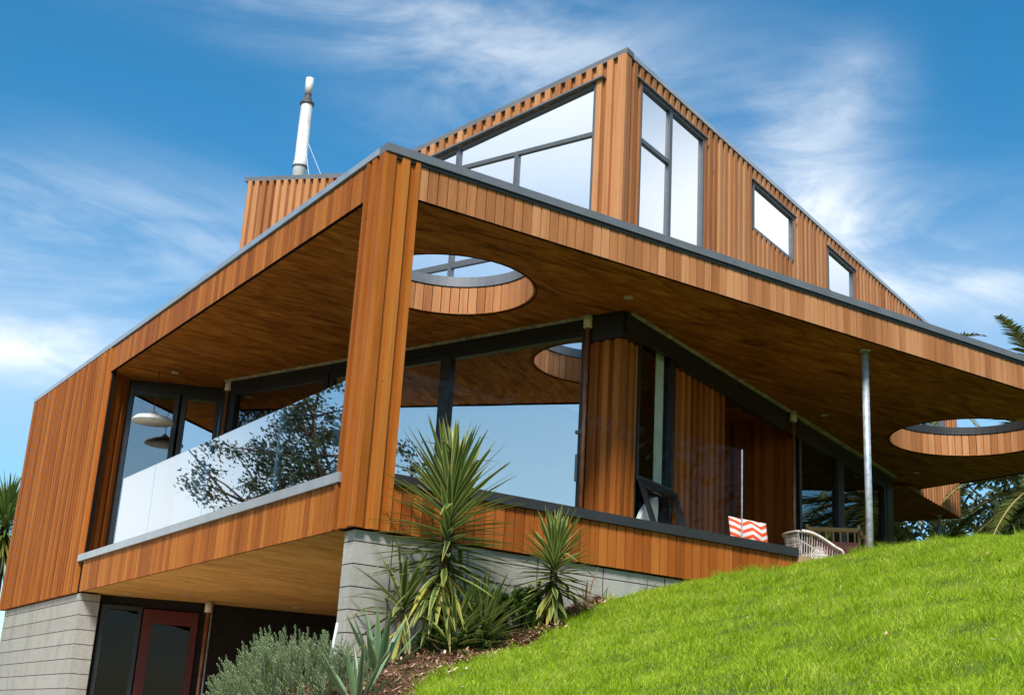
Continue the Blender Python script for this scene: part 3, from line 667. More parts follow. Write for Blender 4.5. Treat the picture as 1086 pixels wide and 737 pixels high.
# glass balustrades
br_ = bpy.data.objects.new('balustrade', None); C.objects.link(br_); br_.parent = house; br_['label'] = 'mirror like glass balustrade on the left balcony'
ed = [.42, 2.03, 4.06, 5.95, 7.30]
for a0, a1 in zip(ed, ed[1:]):
    m = MB(); WL.box(m, a0 + .006, a1 - .006, .50, 1.47, -.062, -.050, .5); m.build('glass_panel', M['glass_bal'], br_)
br2 = bpy.data.objects.new('balustrade', None); C.objects.link(br2); br2.parent = house; br2['label'] = 'clear glass balustrade along the right deck'
ed = [.42, 1.85, 3.28, 4.735]
for a0, a1 in zip(ed, ed[1:]):
    m = MB(); WR.box(m, a0 + .005, a1 - .005, .50, 1.54, -.062, -.050, .5); o = m.build('glass_panel', M['glass_clear'], br2)
m = MB(); WR.box(m, 4.735, 4.743, .52, 1.54, -.063, -.049, .5); m.build('edge_strip', M['steel'], br2)

# ------------------------------------------------------------------ deck furniture
# chevron cushion
def cushion():
    m = MB(); N = 14; w, h, t = .60, .30, .13
    o = Vector((4.90, .40, .565)); ax = Vector((.99, .02, 0)).normalized(); nz_ = Vector((ax.y, -ax.x, 0)); upv = Vector((0, 0, 1)) - nz_ * .15; upv.normalize()
    idx = {}
    for sgn in (1, -1):
        for i in range(N + 1):
            for j in range(N + 1):
                a, b = i / N, j / N; bul = (math.sin(math.pi * a) * math.sin(math.pi * b)) ** .45
                if sgn == -1 and (i in (0, N) or j in (0, N)): idx[sgn, i, j] = idx[1, i, j]; continue
                px = o + ax * (a * w) + upv * (b * h) + nz_ * (sgn * t * .5 * bul)
                idx[sgn, i, j] = m.vert(px, uv=(a * 1.0 + .001, b, .1))
        for i in range(N):
            for j in range(N):
                q = [idx[sgn, i, j], idx[sgn, i + 1, j], idx[sgn, i + 1, j + 1], idx[sgn, i, j + 1]]; m.face(q if sgn == 1 else q[::-1], .5)
    return m.build('cushion', M['chev'], None, True)
tag(cushion(), 'orange and white chevron cushion standing on the deck behind the glass', 'cushion')

def place(o, loc, rz, sc=1): o.location = loc; o.rotation_euler = (0, 0, rz); o.scale = (sc, sc, sc)
# wicker armchair (local: x right, y back, z up; faces -y)
wc = thing('wicker_armchair', 'pale wicker armchair with curved woven arms on the deck edge', 'armchair')
def strands(mb, f, nu, nv, r=.006):
    """woven surface f(u,v) as crossing cane strands"""
    for i in range(nu + 1): mb.tube([f(i / nu, j / 12) for j in range(13)], r, 4, random.random(), cap=False)
    for j in range(nv + 1): mb.tube([f(i / 14, j / nv) for i in range(15)], r, 4, random.random(), cap=False)
m = MB(); seatf = lambda a, b: (-.25 + .5 * a, -.28 + .5 * b, .34 + .01 * math.sin(a * 9)); strands(m, seatf, 20, 20, .009)
m.tube([(-.26, -.29, .34), (.26, -.29, .34), (.26, .24, .34), (-.26, .24, .34), (-.26, -.29, .34)], .018, 8); m.build('seat', M['wicker'], wc)
armz = lambda t: .44 + .22 * math.sin(min(1, t * 1.05) * math.pi / 2) ** 1.2
for sx in (-1, 1):
    m = MB()   # oval ring with a woven lattice in the side, and slanting stakes round it
    ring = [(sx * .29, -.02 + .13 * math.cos(k * math.pi / 10), .30 + .17 * math.sin(k * math.pi / 10)) for k in range(21)]; m.tube(ring, .012, 6, .2, cap=False)
    for k in range(-5, 6):
        for s_ in (-1, 1):
            pts = [(sx * .29, -.02 + .13 * a_, .30 + .17 * (k * .26 + s_ * a_ * .9)) for a_ in [q / 8 - 1 for q in range(17)] if (a_ ** 2 + (k * .26 + s_ * a_ * .9) ** 2) < 1]
            if len(pts) > 1: m.tube(pts, .006, 4, .9, cap=False)
    for k in range(16):
        y0 = -.29 + .035 * k; m.tube([(sx * .28, y0, .05), (sx * .31, y0 - .02, armz(k / 15) - .02)], .005, 4, .8 if k % 2 else .4, cap=False)
    m.build('arm_panel', M['wicker'], wc)
    m = MB()
    arc = [(sx * .29, -.33, .10), (sx * .31, -.37, .30), (sx * .32, -.34, .42)] + [(sx * .33, -.30 + .058 * k, armz(k / 9)) for k in range(10)]
    for off in (-.022, 0, .022): m.tube([(p_[0] + off, p_[1], p_[2] + (.012 if off == 0 else 0)) for p_ in arc], .014, 6, .9 if off else .6)
    for k in range(60):
        f = k / 59 * (len(arc) - 1); i = min(len(arc) - 2, int(f)); q = Vector(arc[i]).lerp(Vector(arc[i + 1]), f - i)
        m.tube([q + Vector((-.036, .008, -.004)), q + Vector((0, -.004, .028)), q + Vector((.036, .008, -.004))], .0055, 4, random.choice((.1, .9)), cap=False)
    m.build('armrest', M['wicker'], wc, False)
m = MB(); backf = lambda a, b: (-.31 + .62 * a, .22 + .10 * math.sin(math.pi * a) + .05 * b, .30 + .36 * b); strands(m, backf, 22, 9, .006)
for o2 in (-.02, .0, .02): m.tube([Vector(backf(k / 12, 1)) + Vector((0, o2, .01)) for k in range(13)], .014, 6, .9)
m.build('backrest', M['wicker'], wc)
for sx in (-1, 1):
    for y in (-.27, .22):
        m = MB(); m.tube([(sx * .25, y, .34), (sx * .27, y * 1.08, .0)], .02, 8); m.build('leg', M['wicker'], wc, True)
place(wc, (7.22, 1.40, .44), R(60), .92)
# wooden chair with red cushion
pc = thing('wooden_armchair', 'wooden armchair with spindle back and faded red cushion behind the wicker one', 'armchair')
m = MB(); m.box(-.28, .28, -.27, .27, .36, .40); m.build('seat', M['pine'], pc)
for sx in (-1, 1):
    m = MB(); m.hexa([(sx * .29 - .015, .24, .0), (sx * .29 + .015, .24, .0), (sx * .29 + .015, .29, 0), (sx * .29 - .015, .29, 0), (sx * .29 - .015, .36, .86), (sx * .29 + .015, .36, .86), (sx * .29 + .015, .40, .86), (sx * .29 - .015, .40, .86)]); m.build('back_post', M['pine'], pc)
    m = MB(); m.box(sx * .29 - .015, sx * .29 + .015, -.30, -.26, 0, .58); m.build('leg', M['pine'], pc)
    m = MB(); pts = [(-.33, .56), (-.30, .62), (-.1, .64), (.2, .70), (.29, .78), (.33, .78), (.33, .62), (.1, .58)]
    for (y0, z0), (y1, z1) in zip(pts[:5], pts[1:6]): m.tube([(sx * .30, y0, z0), (sx * .30, y1, z1)], .024, 8)
    m.build('armrest', M['pine'], pc, True)
m = MB(); m.tube([(-.29, .35, .80), (.29, .35, .80)], .03, 8); m.tube([(-.29, .30, .52), (.29, .30, .52)], .02, 8); m.build('top_rail', M['pine'], pc)
for k in range(7):
    x = -.24 + .08 * k; m = MB(); m.tube([(x, .30, .52), (x, .35, .80)], .011, 6); m.build('spindle', M['pine'], pc)
m = MB(); n = 10; ids = {}
for s_ in (1, -1):
    for i in range(n + 1):
        for j in range(n + 1):
            a, b = i / n, j / n; bl = (math.sin(math.pi * a) * math.sin(math.pi * b)) ** .4
            if s_ == -1 and (i in (0, n) or j in (0, n)): ids[s_, i, j] = ids[1, i, j]; continue
            ids[s_, i, j] = m.vert((-.27 + .54 * a, .15 + .14 * b - s_ * .06 * bl, .41 + .24 * b))
    for i in range(n):
        for j in range(n): m.face([ids[s_, i, j], ids[s_, i + 1, j], ids[s_, i + 1, j + 1], ids[s_, i, j + 1]], .5)
m.build('back_cushion', M['pink'], pc, True)
place(pc, (8.28, 1.95, .44), R(-42), 1.22)
# rounded white slab behind the awning window
m = MB(); pts = []
for k in range(25):
    t = k / 24; pts.append((t, .19 * math.sin(math.pi * t ** .8) ** .7 if 0 < t < 1 else 0))
o_ = Vector(B.P(.10, .50, .02)); al = (B.t * .38 + Vector((0, 0, 1)) * .65); al.normalize(); pr = (B.t * .8 - Vector((0, 0, 1)) * .47).normalized()
top = [o_ + al * (t * .82) + pr * w for t, w in pts]; bot = [o_ + al * (t * .82) - pr * w for t, w in pts[1:-1]][::-1]
ring = top + bot; f0 = [m.vert(p + B.n * .03) for p in ring]; f1 = [m.vert(p - B.n * .03) for p in ring]; m.face(f0, .5); m.face(f1[::-1], .5)
for i in range(len(ring)): j = (i + 1) % len(ring); m.face((f0[i], f0[j], f1[j], f1[i]), .5)
tag(m.build('white_slab', M['white'], None), 'rounded white slab behind the open awning window', 'board')
# round white disc at the left end of the balcony
ls_ = thing('pendant_disc', 'round white disc hanging at the left end of the balcony', 'hanging_disc', (.55, 8.0, 2.49))
m = MB(); m.tube([(0, 0, 0), (0, 0, .015), (0, 0, .07), (0, 0, .10), (0, 0, .17)], [.30, .30, .25, .10, .02], 32, .5); m.build('white_disc', M['white'], ls_, True)
m = MB(); m.tube([(0, 0, .165), (0, 0, ZS - 2.49 - .002)], .006, 6, .5); m.build('cord', M['frame'], ls_)
# red chair under the house
rc = thing('red_chair', 'dark red chair in the shade under the balcony', 'chair', (1.6, 4.6, -2.58))
def rb(name, *b):
    m_ = MB()
    for q in b: m_.box(*q)
    return m_.build(name, M['red'], rc)
rb('seat', (-.24, .24, -.24, .24, .42, .47)); rb('backrest', (-.24, .24, .22, .26, .50, .92))
for a in (-1, 1):
    for b in (-1, 1): rb('leg', (a * .21 - .02, a * .21 + .02, b * .21 - .02, b * .21 + .02, 0, .42))
rc.rotation_euler = (0, 0, R(-20))
rc.location = (.95, 4.2, -2.58)

# ------------------------------------------------------------------ plants
def blade(mb, base, d0, length, width, droop, rnd, old=0, seg=6, fold=.25, side=None):
    """one sword shaped leaf, V folded; d0 start direction, droop bends it down"""
    p = Vector(base); d = Vector(d0).normalized(); rows = []
    sd = d.cross(Vector((0, 0, 1)));
    if sd.length < .05: sd = Vector((math.cos(rnd * 40), math.sin(rnd * 40), 0))
    sd.normalize(); L = length / seg; tb = random.random() < .5; kink = random.randint(3, seg) if random.random() < .10 else -1
    for k in range(seg + 1):
        t = k / seg; w = width * (.55 + .9 * t if t < .4 else .91 * (1 - ((t - .4) / .6) ** 1.7)) * .5
        nn = sd.cross(d).normalized(); w = max(w, .0006)
        ov = max(old, .9 if (tb and k == seg) else 0)
        if k == kink: d = (d + Vector((random.uniform(-.4, .4), random.uniform(-.4, .4), -.9))).normalized()
        rows.append((mb.vert(p - sd * w + nn * w * fold, 1, ov), mb.vert(p, 0, ov), mb.vert(p + sd * w + nn * w * fold, 1, ov)))
        d = (d + Vector((0, 0, -1)) * droop / seg * (.4 + 1.2 * t)).normalized(); p = p + d * L
    for a, b in zip(rows, rows[1:]):
        mb.face((a[0], a[1], b[1], b[0]), rnd); mb.face((a[1], a[2], b[2], b[1]), rnd)
def yucca(name, label, base, htop, z_low, n, length, width, tilt0, old_n, mat='yucca', group=None, trunk_r=.045, droop=.18, lean=(0, 0)):
    b = Vector(base); t = thing(name, label, 'yucca', b, group)
    m = MB(); m.tube([(lean[0] * k / 6, lean[1] * k / 6, (htop) * k / 6) for k in range(7)], [trunk_r * (1.25 - .4 * k / 6) for k in range(7)], 10); m.build('trunk', M['bark'], t, True)
    m = MB()
    for k in range(n):
        f = (k + .5) / n; z = z_low + (htop - z_low) * f ** .8
        az = k * 2.39996 + random.uniform(-.2, .2); el = tilt0[0] + (tilt0[1] - tilt0[0]) * f ** 1.5 + random.uniform(-7, 7)
        d = Vector((math.cos(az) * math.cos(R(el)), math.sin(az) * math.cos(R(el)), math.sin(R(el))))
        l_ = length * random.uniform(.82, 1.08) * (1.0 if f < .85 else 1 - (f - .85) * 1.2)
        q = Vector((lean[0] * z / htop, lean[1] * z / htop, z)) + Vector((d.x, d.y, 0)) * .02
        blade(m, q, d, l_, width * random.uniform(.85, 1.15), droop * random.uniform(.3, 1.6) * (1 - f * .6), random.random())
    m.build('leaves', M[mat], t)
    if old_n:
        m = MB()
        for k in range(old_n):
            az = random.uniform(0, 6.28); el = random.uniform(-65, -25); z = z_low + random.uniform(-.16, .05)
            d = Vector((math.cos(az) * math.cos(R(el)), math.sin(az) * math.cos(R(el)), math.sin(R(el))))
            blade(m, Vector((0, 0, z)) + Vector((d.x, d.y, 0)) * .03, d, length * random.uniform(.6, .95), width, .5, random.random(), random.choice((0, 0, .15, .45, .9)))
        m.build('hanging_leaves', M[mat], t)
    return t
yucca('yucca', 'tall variegated yucca with spiky crown in front of the glass and block wall', (.60, -.60, -1.10), 1.52, .70, 190, .72, .058, (-14, 88), 60, droop=.14, lean=(.05, 0))
yucca('yucca', 'smaller single stemmed yucca in front of the block wall beside the lawn', (1.82, -.55, -.74), .72, .34, 120, .46, .052, (-18, 86), 34, trunk_r=.035, droop=.15)
yucca('yucca', 'low dense clump of striped yucca leaves at the foot of the tall yucca', (.98, -.72, -1.05),   .28, .02, 100, .52, .046, (5, 88), 14, droop=.2)
yucca('yucca', 'leafy yucca offset leaning left at the foot of the tall yucca', (.66, -.80, -1.15), .30, .05, 60, .54, .046, (0, 80), 20, droop=.35)
yucca('aloe', 'dark aloe on a thin stem with long arching leaves against the block wall', (.30, -.50, -1.22), .56, .44, 26, .62, .060, (0, 75), 8, droop=.85, trunk_r=.028)['category'] = 'aloe'
def rosette(label, base, n, length, width, els, droop=.1, mat='agave', name='agave', cat='agave', dirs=None, fold=.35):
    m = MB()
    for k in range(n):
        az = k * 2.39996 + random.uniform(-.25, .25); f = k / n; el = els[0] + (els[1] - els[0]) * f + random.uniform(-6, 6)
        d = Vector((math.cos(az) * math.cos(R(el)), math.sin(az) * math.cos(R(el)), math.sin(R(el))))
        blade(m, Vector(base) + Vector((d.x, d.y, 0)) * .03, d, length * random.uniform(.75, 1.1), width * random.uniform(.8, 1.15), droop * random.uniform(.2, 1.5), random.random(), fold=fold)
    return tag(m.build(name, M[mat], None, loc=base), label, cat)
rosette('blue green agave with stiff pointed leaves on the mulch by the block corner', (-.12, -.95, -1.36), 24, .60, .075, (12, 85))
rosette('large grey green flax leaves rising from the lavender at the bottom edge', (-.62, -1.62, -1.62), 16, .62, .060, (25, 86), .15, 'agave', 'flax_plant', 'flax plant')
rosette('thin pale green blades in the left part of the lavender bush', (-.98, -.85, -1.75), 12, .50, .034, (40, 85), .2, 'fern', 'flax_plant', 'flax plant')
# lavender / rosemary bush
def bushy(label, name, cat, cx, cy, cz, rx, ry, rz, nst, leaf, mat, stemlen, density=26, lw=.004, flower=False):
    m = MB()
    for k in range(nst):
        th = random.uniform(0, 6.283); ph = math.acos(random.uniform(.02, 1)); rr = random.uniform(.72, 1.0)
        d = Vector((math.sin(ph) * math.cos(th), math.sin(ph) * math.sin(th), math.cos(ph)))
        p0 = Vector((cx + d.x * rx * rr, cy + d.y * ry * rr, cz + d.z * rz * rr)); g = (Vector((d.x * .5, d.y * .5, 1.0)) + Vector((random.uniform(-.25, .25), random.uniform(-.25, .25), 0))).normalized()
        L = stemlen * random.uniform(.6, 1.25); r_ = random.random()
        for q in range(density):
            f = q / density; a = q * 2.4; s_ = g.orthogonal().normalized(); b_ = g.cross(s_)
            out = (s_ * math.cos(a) + b_ * math.sin(a)) * .75 + g * .75; out.normalize()
            pp = p0 + g * (L * f); l_ = leaf * (1 - .45 * f) * random.uniform(.8, 1.2); w = s_ if abs(out.dot(s_)) < .7 else b_
            w = out.cross(g); w = w.normalized() * lw if w.length > 1e-4 else s_ * lw
            i0 = m.vert(pp - w * .6); i1 = m.vert(pp + w * .6); i2 = m.vert(pp + out * l_ * .6 + w); i3 = m.vert(pp + out * l_); i4 = m.vert(pp + out * l_ * .6 - w)
            m.face((i0, i1, i2, i3, i4), min(1, max(0, r_ * .6 + f * .4)))
        m.tube([p0 - g * .15, p0 + g * L * .95], .0025, 3, .1, cap=False)
    return tag(m.build(name, M[mat], None, loc=(cx, cy, cz - rz)), label, cat)
bushy('rounded grey green lavender bush in front of the dark lower room', 'lavender_bush', 'lavender', -.72, -.75, -1.66, .62, .82, .53, 640, .036, 'lav', .17)
bushy('small bright green shrub behind the smaller yucca', 'shrub', 'shrub', 1.66, -.32, -.76, .32, .22, .34, 190, .05, 'fern', .10, 16, .010)
bushy('dark low shrub filling the foot of the yucca clump', 'shrub', 'shrub', .84, -.66, -1.08, .46, .28, .26, 230, .05, 'fern', .10, 16, .009)
bushy('bright green bush tip at the bottom left corner of the block wall', 'shrub', 'shrub', -2.05, 6.2, -2.15, .75, .9, .72, 300, .06, 'fern', .22, 18, .012)
# small weeds and dry shoots
def weeds(label, x, y, n, L, mat, spread=.1, cat='weed', width=.012):
    z = gz(x, y); m = MB()
    for k in range(n):
        az = random.uniform(0, 6.28); el = random.uniform(35, 85); d = Vector((math.cos(az) * math.cos(R(el)), math.sin(az) * math.cos(R(el)), math.sin(R(el))))
        blade(m, (x + random.uniform(-spread, spread), y + random.uniform(-.04, .04), z - .01), d, L * random.uniform(.5, 1.1), width, random.uniform(.3, 1.6), random.random(), seg=5)
    return tag(m.build('weed', M[mat], None, loc=(x, y, z)), label, cat)
weeds('dry brown flax leaves bending against the block wall near the lawn', 2.45, -.22, 7, .42, 'dead', .015, width=.03)
weeds('thin green grass tuft against the block wall right of the dry leaves', 2.75, -.10, 16, .20, 'fern', .03)
weeds('pale green fleshy leaves on the soil left of the smaller yucca', 1.50, -.70, 18, .16, 'fern', .02, width=.035)
weeds('sparse tall grass stalks against the block wall below the dark cap', 3.35, -.05, 9, .24, 'fern', .02, width=.008)
weeds('green weeds sprouting beside the mulch heap', .35, -.95, 26, .14, 'fern', .03, width=.022)
m = MB(); m.tube([(-.52, -.80, -1.6), (-.47, -.86, -.93)], .014, 8, .5); tag(m.build('stake', M['white'], None), 'white stake behind the lavender against the block corner', 'stake')

# ------------------------------------------------------------------ mulch and lawn
edge_x = np.array([-3, -.8, -.45, .3, .72, 1.24, 1.93, 2.4, 2.75, 3.0, 9]); edge_y = np.array([-3.4, -2.5, -2.1, -1.35, -1.27, -1.0, -.6, -.36, -.16, .5, .5])
def bed_edge(x): return np.interp(x, edge_x, edge_y)
n = 9000; mx = rng.uniform(-2.2, 2.9, n); be = bed_edge(mx); my = be + rng.uniform(-.10, 1, n) ** 1.0 * (0.0 - be); ok = my < .02; mx, my = mx[ok], my[ok]; mz = terrain(mx, my)
m = MB()
bump_ = lambda x, y: .10 * math.exp(-((x - .15) / .45) ** 2 - ((y + 1.05) / .25) ** 2) + .06 * math.exp(-((x - 1.5) / .5) ** 2 - ((y + .8) / .2) ** 2) + .05 * math.exp(-((x - 2.15) / .3) ** 2 - ((y + .42) / .15) ** 2)
for x, y, z in zip(mx, my, mz):
    h = bump_(x, y); a = random.uniform(0, 3.14); el = random.uniform(-.5, .6); L = random.uniform(.02, .12); w = random.uniform(.002, .009)
    d = Vector((math.cos(a) * math.cos(el), math.sin(a) * math.cos(el), math.sin(el))) * L; s_ = Vector((-math.sin(a), math.cos(a), .3)) * w
    p = Vector((x, y, z + random.uniform(0, 1) ** .6 * (h + .025))); k = Vector((0, 0, random.uniform(-.015, .015)))
    i = [m.vert(p - s_), m.vert(p + s_), m.vert(p + d * .5 + s_ + k), m.vert(p + d * .5 - s_ + k), m.vert(p + d + s_), m.vert(p + d - s_)]; r_ = random.random(); m.face((i[0], i[1], i[2], i[3]), r_); m.face((i[3], i[2], i[4], i[5]), r_)
o = m.build('mulch', M['mulch_strip']); tag(o, 'brown bark mulch strewn along the foot of the block wall', 'mulch', kind='stuff')
# soil sheet under the mulch
gx = np.linspace(-2.5, 3.0, 60); vs, fs = [], []
for i, x in enumerate(gx):
    e = float(bed_edge(x))
    for j in range(9):
        y = e + (0.03 - e) * j / 8; vs.append((x, y, gz(x, y) + .008 + bump_(x, y) * .8))
for i in range(len(gx) - 1):
    for j in range(8): fs.append((i * 9 + j, (i + 1) * 9 + j, (i + 1) * 9 + j + 1, i * 9 + j + 1))
me = bpy.data.meshes.new('garden_bed'); me.from_pydata(vs, [], fs); me.materials.append(M['mulch']); o = bpy.data.objects.new('garden_bed', me); C.objects.link(o); o['kind'] = 'structure'
# lawn blades
def lawn(N):
    d = rng.uniform(0, 1, N) ** .7 * 14 + 3.2; az = rng.uniform(R(30), R(72), N)
    x = CAM.x + d * np.cos(az); y = CAM.y + d * np.sin(az)
    keep = (y < bed_edge(x) + rng.normal(0, .05, N)) & (y < -.04) & (x < 10) & (x > -3)
    keep |= (x > 7.1) & (y < 4.5) & (y >= -.04) & (x < 18)
    return x[keep], y[keep]
x, y = lawn(820000); 
xb = rng.uniform(4.4, 7.0, 26000); yb = rng.uniform(-4.5, -.05, 26000); x = np.concatenate([x, xb]); y = np.concatenate([y, yb])
tx = rng.uniform(-1.5, 6.6, 420); ty = rng.uniform(-8, -.1, 420); tn = 70
tuftx = np.repeat(tx, tn) + rng.normal(0, .035, 420 * tn); tufty = np.repeat(ty, tn) + rng.normal(0, .035, 420 * tn); kt = tufty < bed_edge(tuftx); n_t = int(kt.sum())
clump = np.sin(x * 5.3 + np.sin(y * 4.1) * 1.5) * np.sin(y * 6.1 + np.sin(x * 3.7)) ; dens = rng.uniform(-1.6, 1, len(x)) < clump + .35
x, y = x[dens], y[dens]; clump = clump[dens]
x = np.concatenate([x, tuftx[kt]]); y = np.concatenate([y, tufty[kt]]); clump = np.concatenate([clump, np.full(n_t, .9)]); tuft = np.concatenate([np.zeros(len(x) - n_t), np.ones(n_t)])
n = len(x); z = terrain(x, y); z = np.where(x > 7, np.minimum(z, .43), z)
h = rng.uniform(.016, .052, n) * (1 + .5 * clump) * (1 + (rng.uniform(0, 1, n) > .96) * .6) * (1 + .75 * tuft); wd = rng.uniform(.0012, .0030, n); a = rng.uniform(0, 2 * np.pi, n); ln = rng.uniform(.2, 1.5, n) * h
fa = rng.uniform(0, 2 * np.pi, n)
P = np.stack([x, y, z], -1); S = np.stack([np.cos(fa), np.sin(fa), 0 * fa], -1) * wd[:, None]; Ln = np.stack([np.cos(a), np.sin(a), 0 * a], -1) * ln[:, None]; Up = np.stack([0 * h, 0 * h, h], -1)
V = np.stack([P - S, P + S, P + Ln * .35 + Up * .6 + S * .8, P + Ln * .35 + Up * .6 - S * .8, P + Ln + Up * .9], 1).reshape(-1, 3)
me = bpy.data.meshes.new('lawn'); me.vertices.add(n * 5); me.vertices.foreach_set('co', V.ravel())
b0 = np.arange(n)[:, None] * 5; loops = np.concatenate([b0 + np.array([[0, 1, 2, 3]]), b0 + np.array([[3, 2, 4]])], 1).ravel()
me.loops.add(n * 7); me.loops.foreach_set('vertex_index', loops); me.polygons.add(n * 2)
ls = (np.arange(n)[:, None] * 7 + np.array([[0, 4]])).ravel(); me.polygons.foreach_set('loop_start', ls); me.polygons.foreach_set('loop_total', np.tile([4, 3], n))
me.update(calc_edges=True); at = me.attributes.new('rnd', 'FLOAT', 'FACE'); at.data.foreach_set('value', np.repeat(np.clip(rng.beta(2, 2.2, n) * np.clip(.72 + .45 * clump, .25, 1.1) * (1 - .55 * tuft) + (rng.uniform(0, 1, n) > .965) * .5, 0, 1), 2))
me.materials.append(M['grass']); o = bpy.data.objects.new('lawn', me); C.objects.link(o); tag(o, 'bright green unmown lawn on the slope rising to the right', 'grass', kind='stuff')

m = MB()
for k in range(170):
    d_ = random.uniform(6.0, 12.5); az_ = R(random.uniform(31, 66)); x_, y_ = CAM.x + d_ * math.cos(az_), CAM.y + d_ * math.sin(az_)
    if y_ > float(bed_edge(x_)) - .02 or x_ > 5.4: continue
    p = Vector((x_, y_, gz(x_, y_) + random.uniform(.02, .045))); a_ = Vector((random.gauss(0, 1), random.gauss(0, 1), random.gauss(0, .5))).normalized() * random.uniform(.010, .028); b_ = a_.cross(Vector((random.gauss(0, .4), random.gauss(0, .4), 1))).normalized() * random.uniform(.004, .011)
    q = [m.vert(p - a_), m.vert(p + b_), m.vert(p + a_ + Vector((0, 0, .006))), m.vert(p - b_)]; m.face(q)
tag(m.build('fallen_leaves', M['mulch_strip'], None), 'small brown fallen leaves scattered over the green lawn', 'leaves', kind='stuff')
# ------------------------------------------------------------------ palms and trees
def frond(mb, ms, base, az, el, L, droop, nl=80, leaf=.42):
    p = Vector(base); d = Vector((math.cos(az) * math.cos(el), math.sin(az) * math.cos(el), math.sin(el))); pts = []; seg = 14
    for k in range(seg + 1): pts.append((p.copy(), d.copy())); d = (d + Vector((0, 0, -droop / seg * (.5 + k / seg)))).normalized(); p += d * (L / seg)
    ms.tube([q[0] for q in pts], [.035 * (1 - .85 * k / seg) + .003 for k in range(seg + 1)], 5, .5, cap=False)
    for k in range(nl):
        f = .12 + .88 * k / nl; i = min(seg - 1, int(f * seg)); t = f * seg - i; q = pts[i][0].lerp(pts[i + 1][0], t); dd = pts[i][1]
        sd = dd.cross(Vector((0, 0, 1))); sd = sd.normalized() if sd.length > .05 else Vector((1, 0, 0)); up_ = sd.cross(dd)
        ll = leaf * math.sin(math.pi * (.18 + .75 * f)) * random.uniform(.85, 1.1)
        for s_ in (-1, 1):
            o_ = (sd * s_ * .8 + dd * .65 + up_ * random.uniform(.05, .35) + Vector((0, 0, -.15))).normalized(); w = dd * .024
            i0 = mb.vert(q - w); i1 = mb.vert(q + w); m1 = q + o_ * ll * .55; e_ = q + o_ * ll + Vector((0, 0, -.12 * ll)); i2 = mb.vert(m1 + w * .9); i3 = mb.vert(m1 - w * .9); i4 = mb.vert(e_)
            r_ = random.random(); mb.face((i0, i1, i2, i3), r_); mb.face((i3, i2, i4), r_)
def palm(label, base, th, nf, L, group='palms beyond the lawn', tr=.28, seed=1, leaf=.42, spread=(-35, 80)):
    random.seed(seed); b = Vector(base); t = thing('palm_tree', label, 'palm tree', b, group); m = MB()
    m.tube([(0, 0, th * k / 8) for k in range(9)], [tr * (1.15 - .2 * k / 8) * (1 + .06 * (k % 2)) for k in range(9)], 14); m.build('trunk', M['bark_palm'], t, True)
    ml, ms = MB(), MB()
    for k in range(nf):
        f = (k + .5) / nf; el = R(spread[1] + (spread[0] - spread[1]) * f); az = k * 2.39996; frond(ml, ms, (math.cos(az) * .1, math.sin(az) * .1, th - .05 - .35 * f), az, el, L * random.uniform(.85, 1.08), random.uniform(1.0, 1.7), leaf=leaf)
    ml.build('fronds', M['palm'], t); ms.build('frond_stems', M['palm_stem'], t)
palm('large date palm with long drooping fronds behind the right end of the roof', (18.9, 5.0, .4), 3.9, 60, 4.1, seed=3, leaf=.5, spread=(-35, 66))
palm('date palm behind the upper storey, only its frond tips above the roof', (19.6, 11.2, .4), 6.1, 40, 3.8, seed=5, spread=(-35, 66))
palm('low young palm in the shade behind the steel post', (19.4, 9.6, .4), 1.2, 54, 3.2, seed=8, tr=.2, leaf=.4)
palm('bushy palm low down at the right edge beyond the lawn', (22.5, 7.6, .4), 1.0, 64, 4.4, seed=11, tr=.2, leaf=.5)
palm('tall palm mirrored in the dark glazing', (22.0, -5.5, .4), 3.4, 34, 3.6, 'palms out of frame', seed=12)
random.seed(21)
def tree(label, base, height, crown, name='tree', nleaf=9000, group=None, trunk_r=.2, limbs=9, lsz=.09, clumpr=.7, flat=.6):
    b = Vector(base); t = thing(name, label, 'tree', b, group); m = MB(); tips = []
    th = height * .42; m.tube([(0, 0, -.3), (.05, 0, th * .5), (-.05, .05, th)], [trunk_r * 1.2, trunk_r, trunk_r * .8], 10)
    for k in range(limbs):
        az = k * 2.4 + random.uniform(-.3, .3); z0 = th * random.uniform(.6, 1); p = Vector((0, 0, z0)); pts = [p.copy()]; el = random.uniform(.15, 1.1); d = Vector((math.cos(az) * math.cos(el), math.sin(az) * math.cos(el), math.sin(el))); L = crown * random.uniform(.7, 1.1)
        for q in range(7): p += d * L / 7; d = (d + Vector((random.uniform(-.3, .3), random.uniform(-.3, .3), random.uniform(-.15, .3)))).normalized(); pts.append(p.copy())
        m.tube(pts, [trunk_r * .5 * (1 - .8 * i / 7) for i in range(8)], 6)
        for i in range(2, 8):
            for _ in range(3):
                e = pts[i] + Vector((random.uniform(-1, 1), random.uniform(-1, 1), random.uniform(-.3, .7))) * crown * .28; m.tube([pts[i], pts[i].lerp(e, .5) + Vector((0, 0, .05)), e], [trunk_r * .14, trunk_r * .09, trunk_r * .04], 4, cap=False); tips.append(e)
    m.build('trunk', M['bark'], t); ml = MB(); per = max(1, nleaf // len(tips))
    for e in tips:
        for _ in range(per):
            o_ = Vector((random.gauss(0, 1), random.gauss(0, 1), random.gauss(0, flat))) * clumpr * .42; p = e + o_; n_ = Vector((random.gauss(0, 1), random.gauss(0, 1), random.gauss(0, 1) + .6)).normalized(); a_ = n_.orthogonal().normalized() * lsz * random.uniform(.6, 1.2); b_ = n_.cross(a_) * .45
            q = [ml.vert(p - a_), ml.vert(p + b_), ml.vert(p + a_), ml.vert(p - b_)]; ml.face(q)
    ml.build('crown', M['tree'], t)
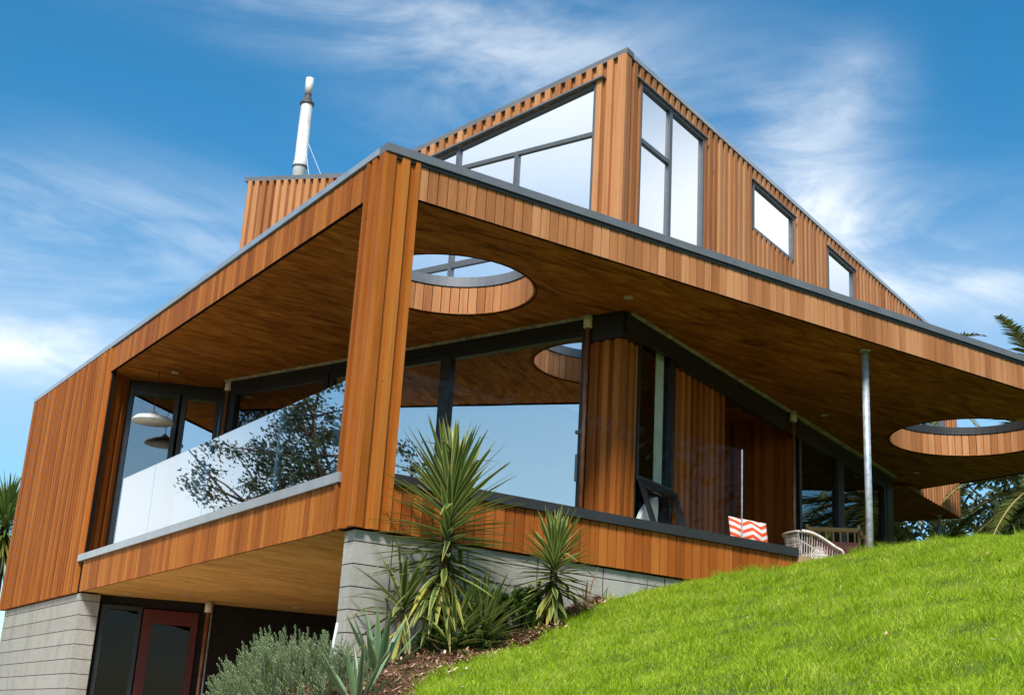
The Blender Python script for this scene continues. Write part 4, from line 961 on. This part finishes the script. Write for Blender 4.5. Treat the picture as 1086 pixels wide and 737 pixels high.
tree('spreading dark tree left of the frame, mirrored in the balcony glass', (-6.6, 12.6, -2.6), 10.5, 4.4, nleaf=42000, group='trees out of frame', clumpr=.40, lsz=.055, limbs=15)
tree('dark leafy tree filling the gap behind the palms under the roof edge', (31, 13.5, .3), 6.5, 5.2, nleaf=26000, group='trees beyond the palms', clumpr=1.5, lsz=.16, limbs=14)
tree('round dark tree behind the slim steel post and the upper storey underside', (26, 19.5, .3), 5.5, 4.6, nleaf=22000, group='trees beyond the palms', clumpr=1.4, lsz=.15, limbs=14)
for _lab, _b, _h in (('broad dark tree added out of frame to shade the right wall', (14, -17, -.2), 9), ('tall dark tree right of the lawn, unseen, added to shade the house', (23, -13.5, .4), 9.5), ('dark tree far right beyond the lawn edge, unseen, added for its shade', (27, -3.5, .4), 8)):  # unseen trees added to keep skylight off the right wall
    tree(_lab, _b, _h, 4.8, nleaf=9000, group='trees out of frame', clumpr=1.3, lsz=.17, limbs=12)
tree('dense dark tree beyond the lawn mirrored low in the glazing', (20.0, -7.5, .4), 7.0, 4.2, nleaf=22000, group='trees out of frame')
# plant and neighbour at the left edge
def headplant():
    t = thing('cabbage_tree', 'cabbage tree head of green strap leaves at the left edge behind the timber wing', 'tree', (1.0, 18.7, -2.6)); m = MB(); m.tube([(0, 0, 0), (.05, 0, 3), (0, 0, 5.0)], [.14, .11, .09], 10); m.build('trunk', M['bark'], t, True); m = MB()
    for k in range(330):
        az = k * 2.4; f = k / 330; el = R(80 - 130 * f); d = Vector((math.cos(az) * math.cos(el), math.sin(az) * math.cos(el), math.sin(el))); blade(m, (d.x * .08, d.y * .08, 5.1 - .7 * f), d, random.uniform(.8, 1.05), .06, random.uniform(.3, 1.2), random.random(), random.choice((0, 0, 0, .3, .8)) if f > .75 else 0)
    m.build('leaves', M['fern'], t)
headplant()
nb = thing('neighbouring_house', 'white edged roof of a neighbouring house at the left edge', 'house', (0, 0, 0))
m = MB(); m.box(-3.0, 2.9, 27.0, 34, 2.35, 2.75); m.build('roof_edge', M['white'], nb); m = MB(); m.box(-2.5, 2.4, 27.6, 33.5, -3, 2.35); m.build('wall', M['interior'], nb)
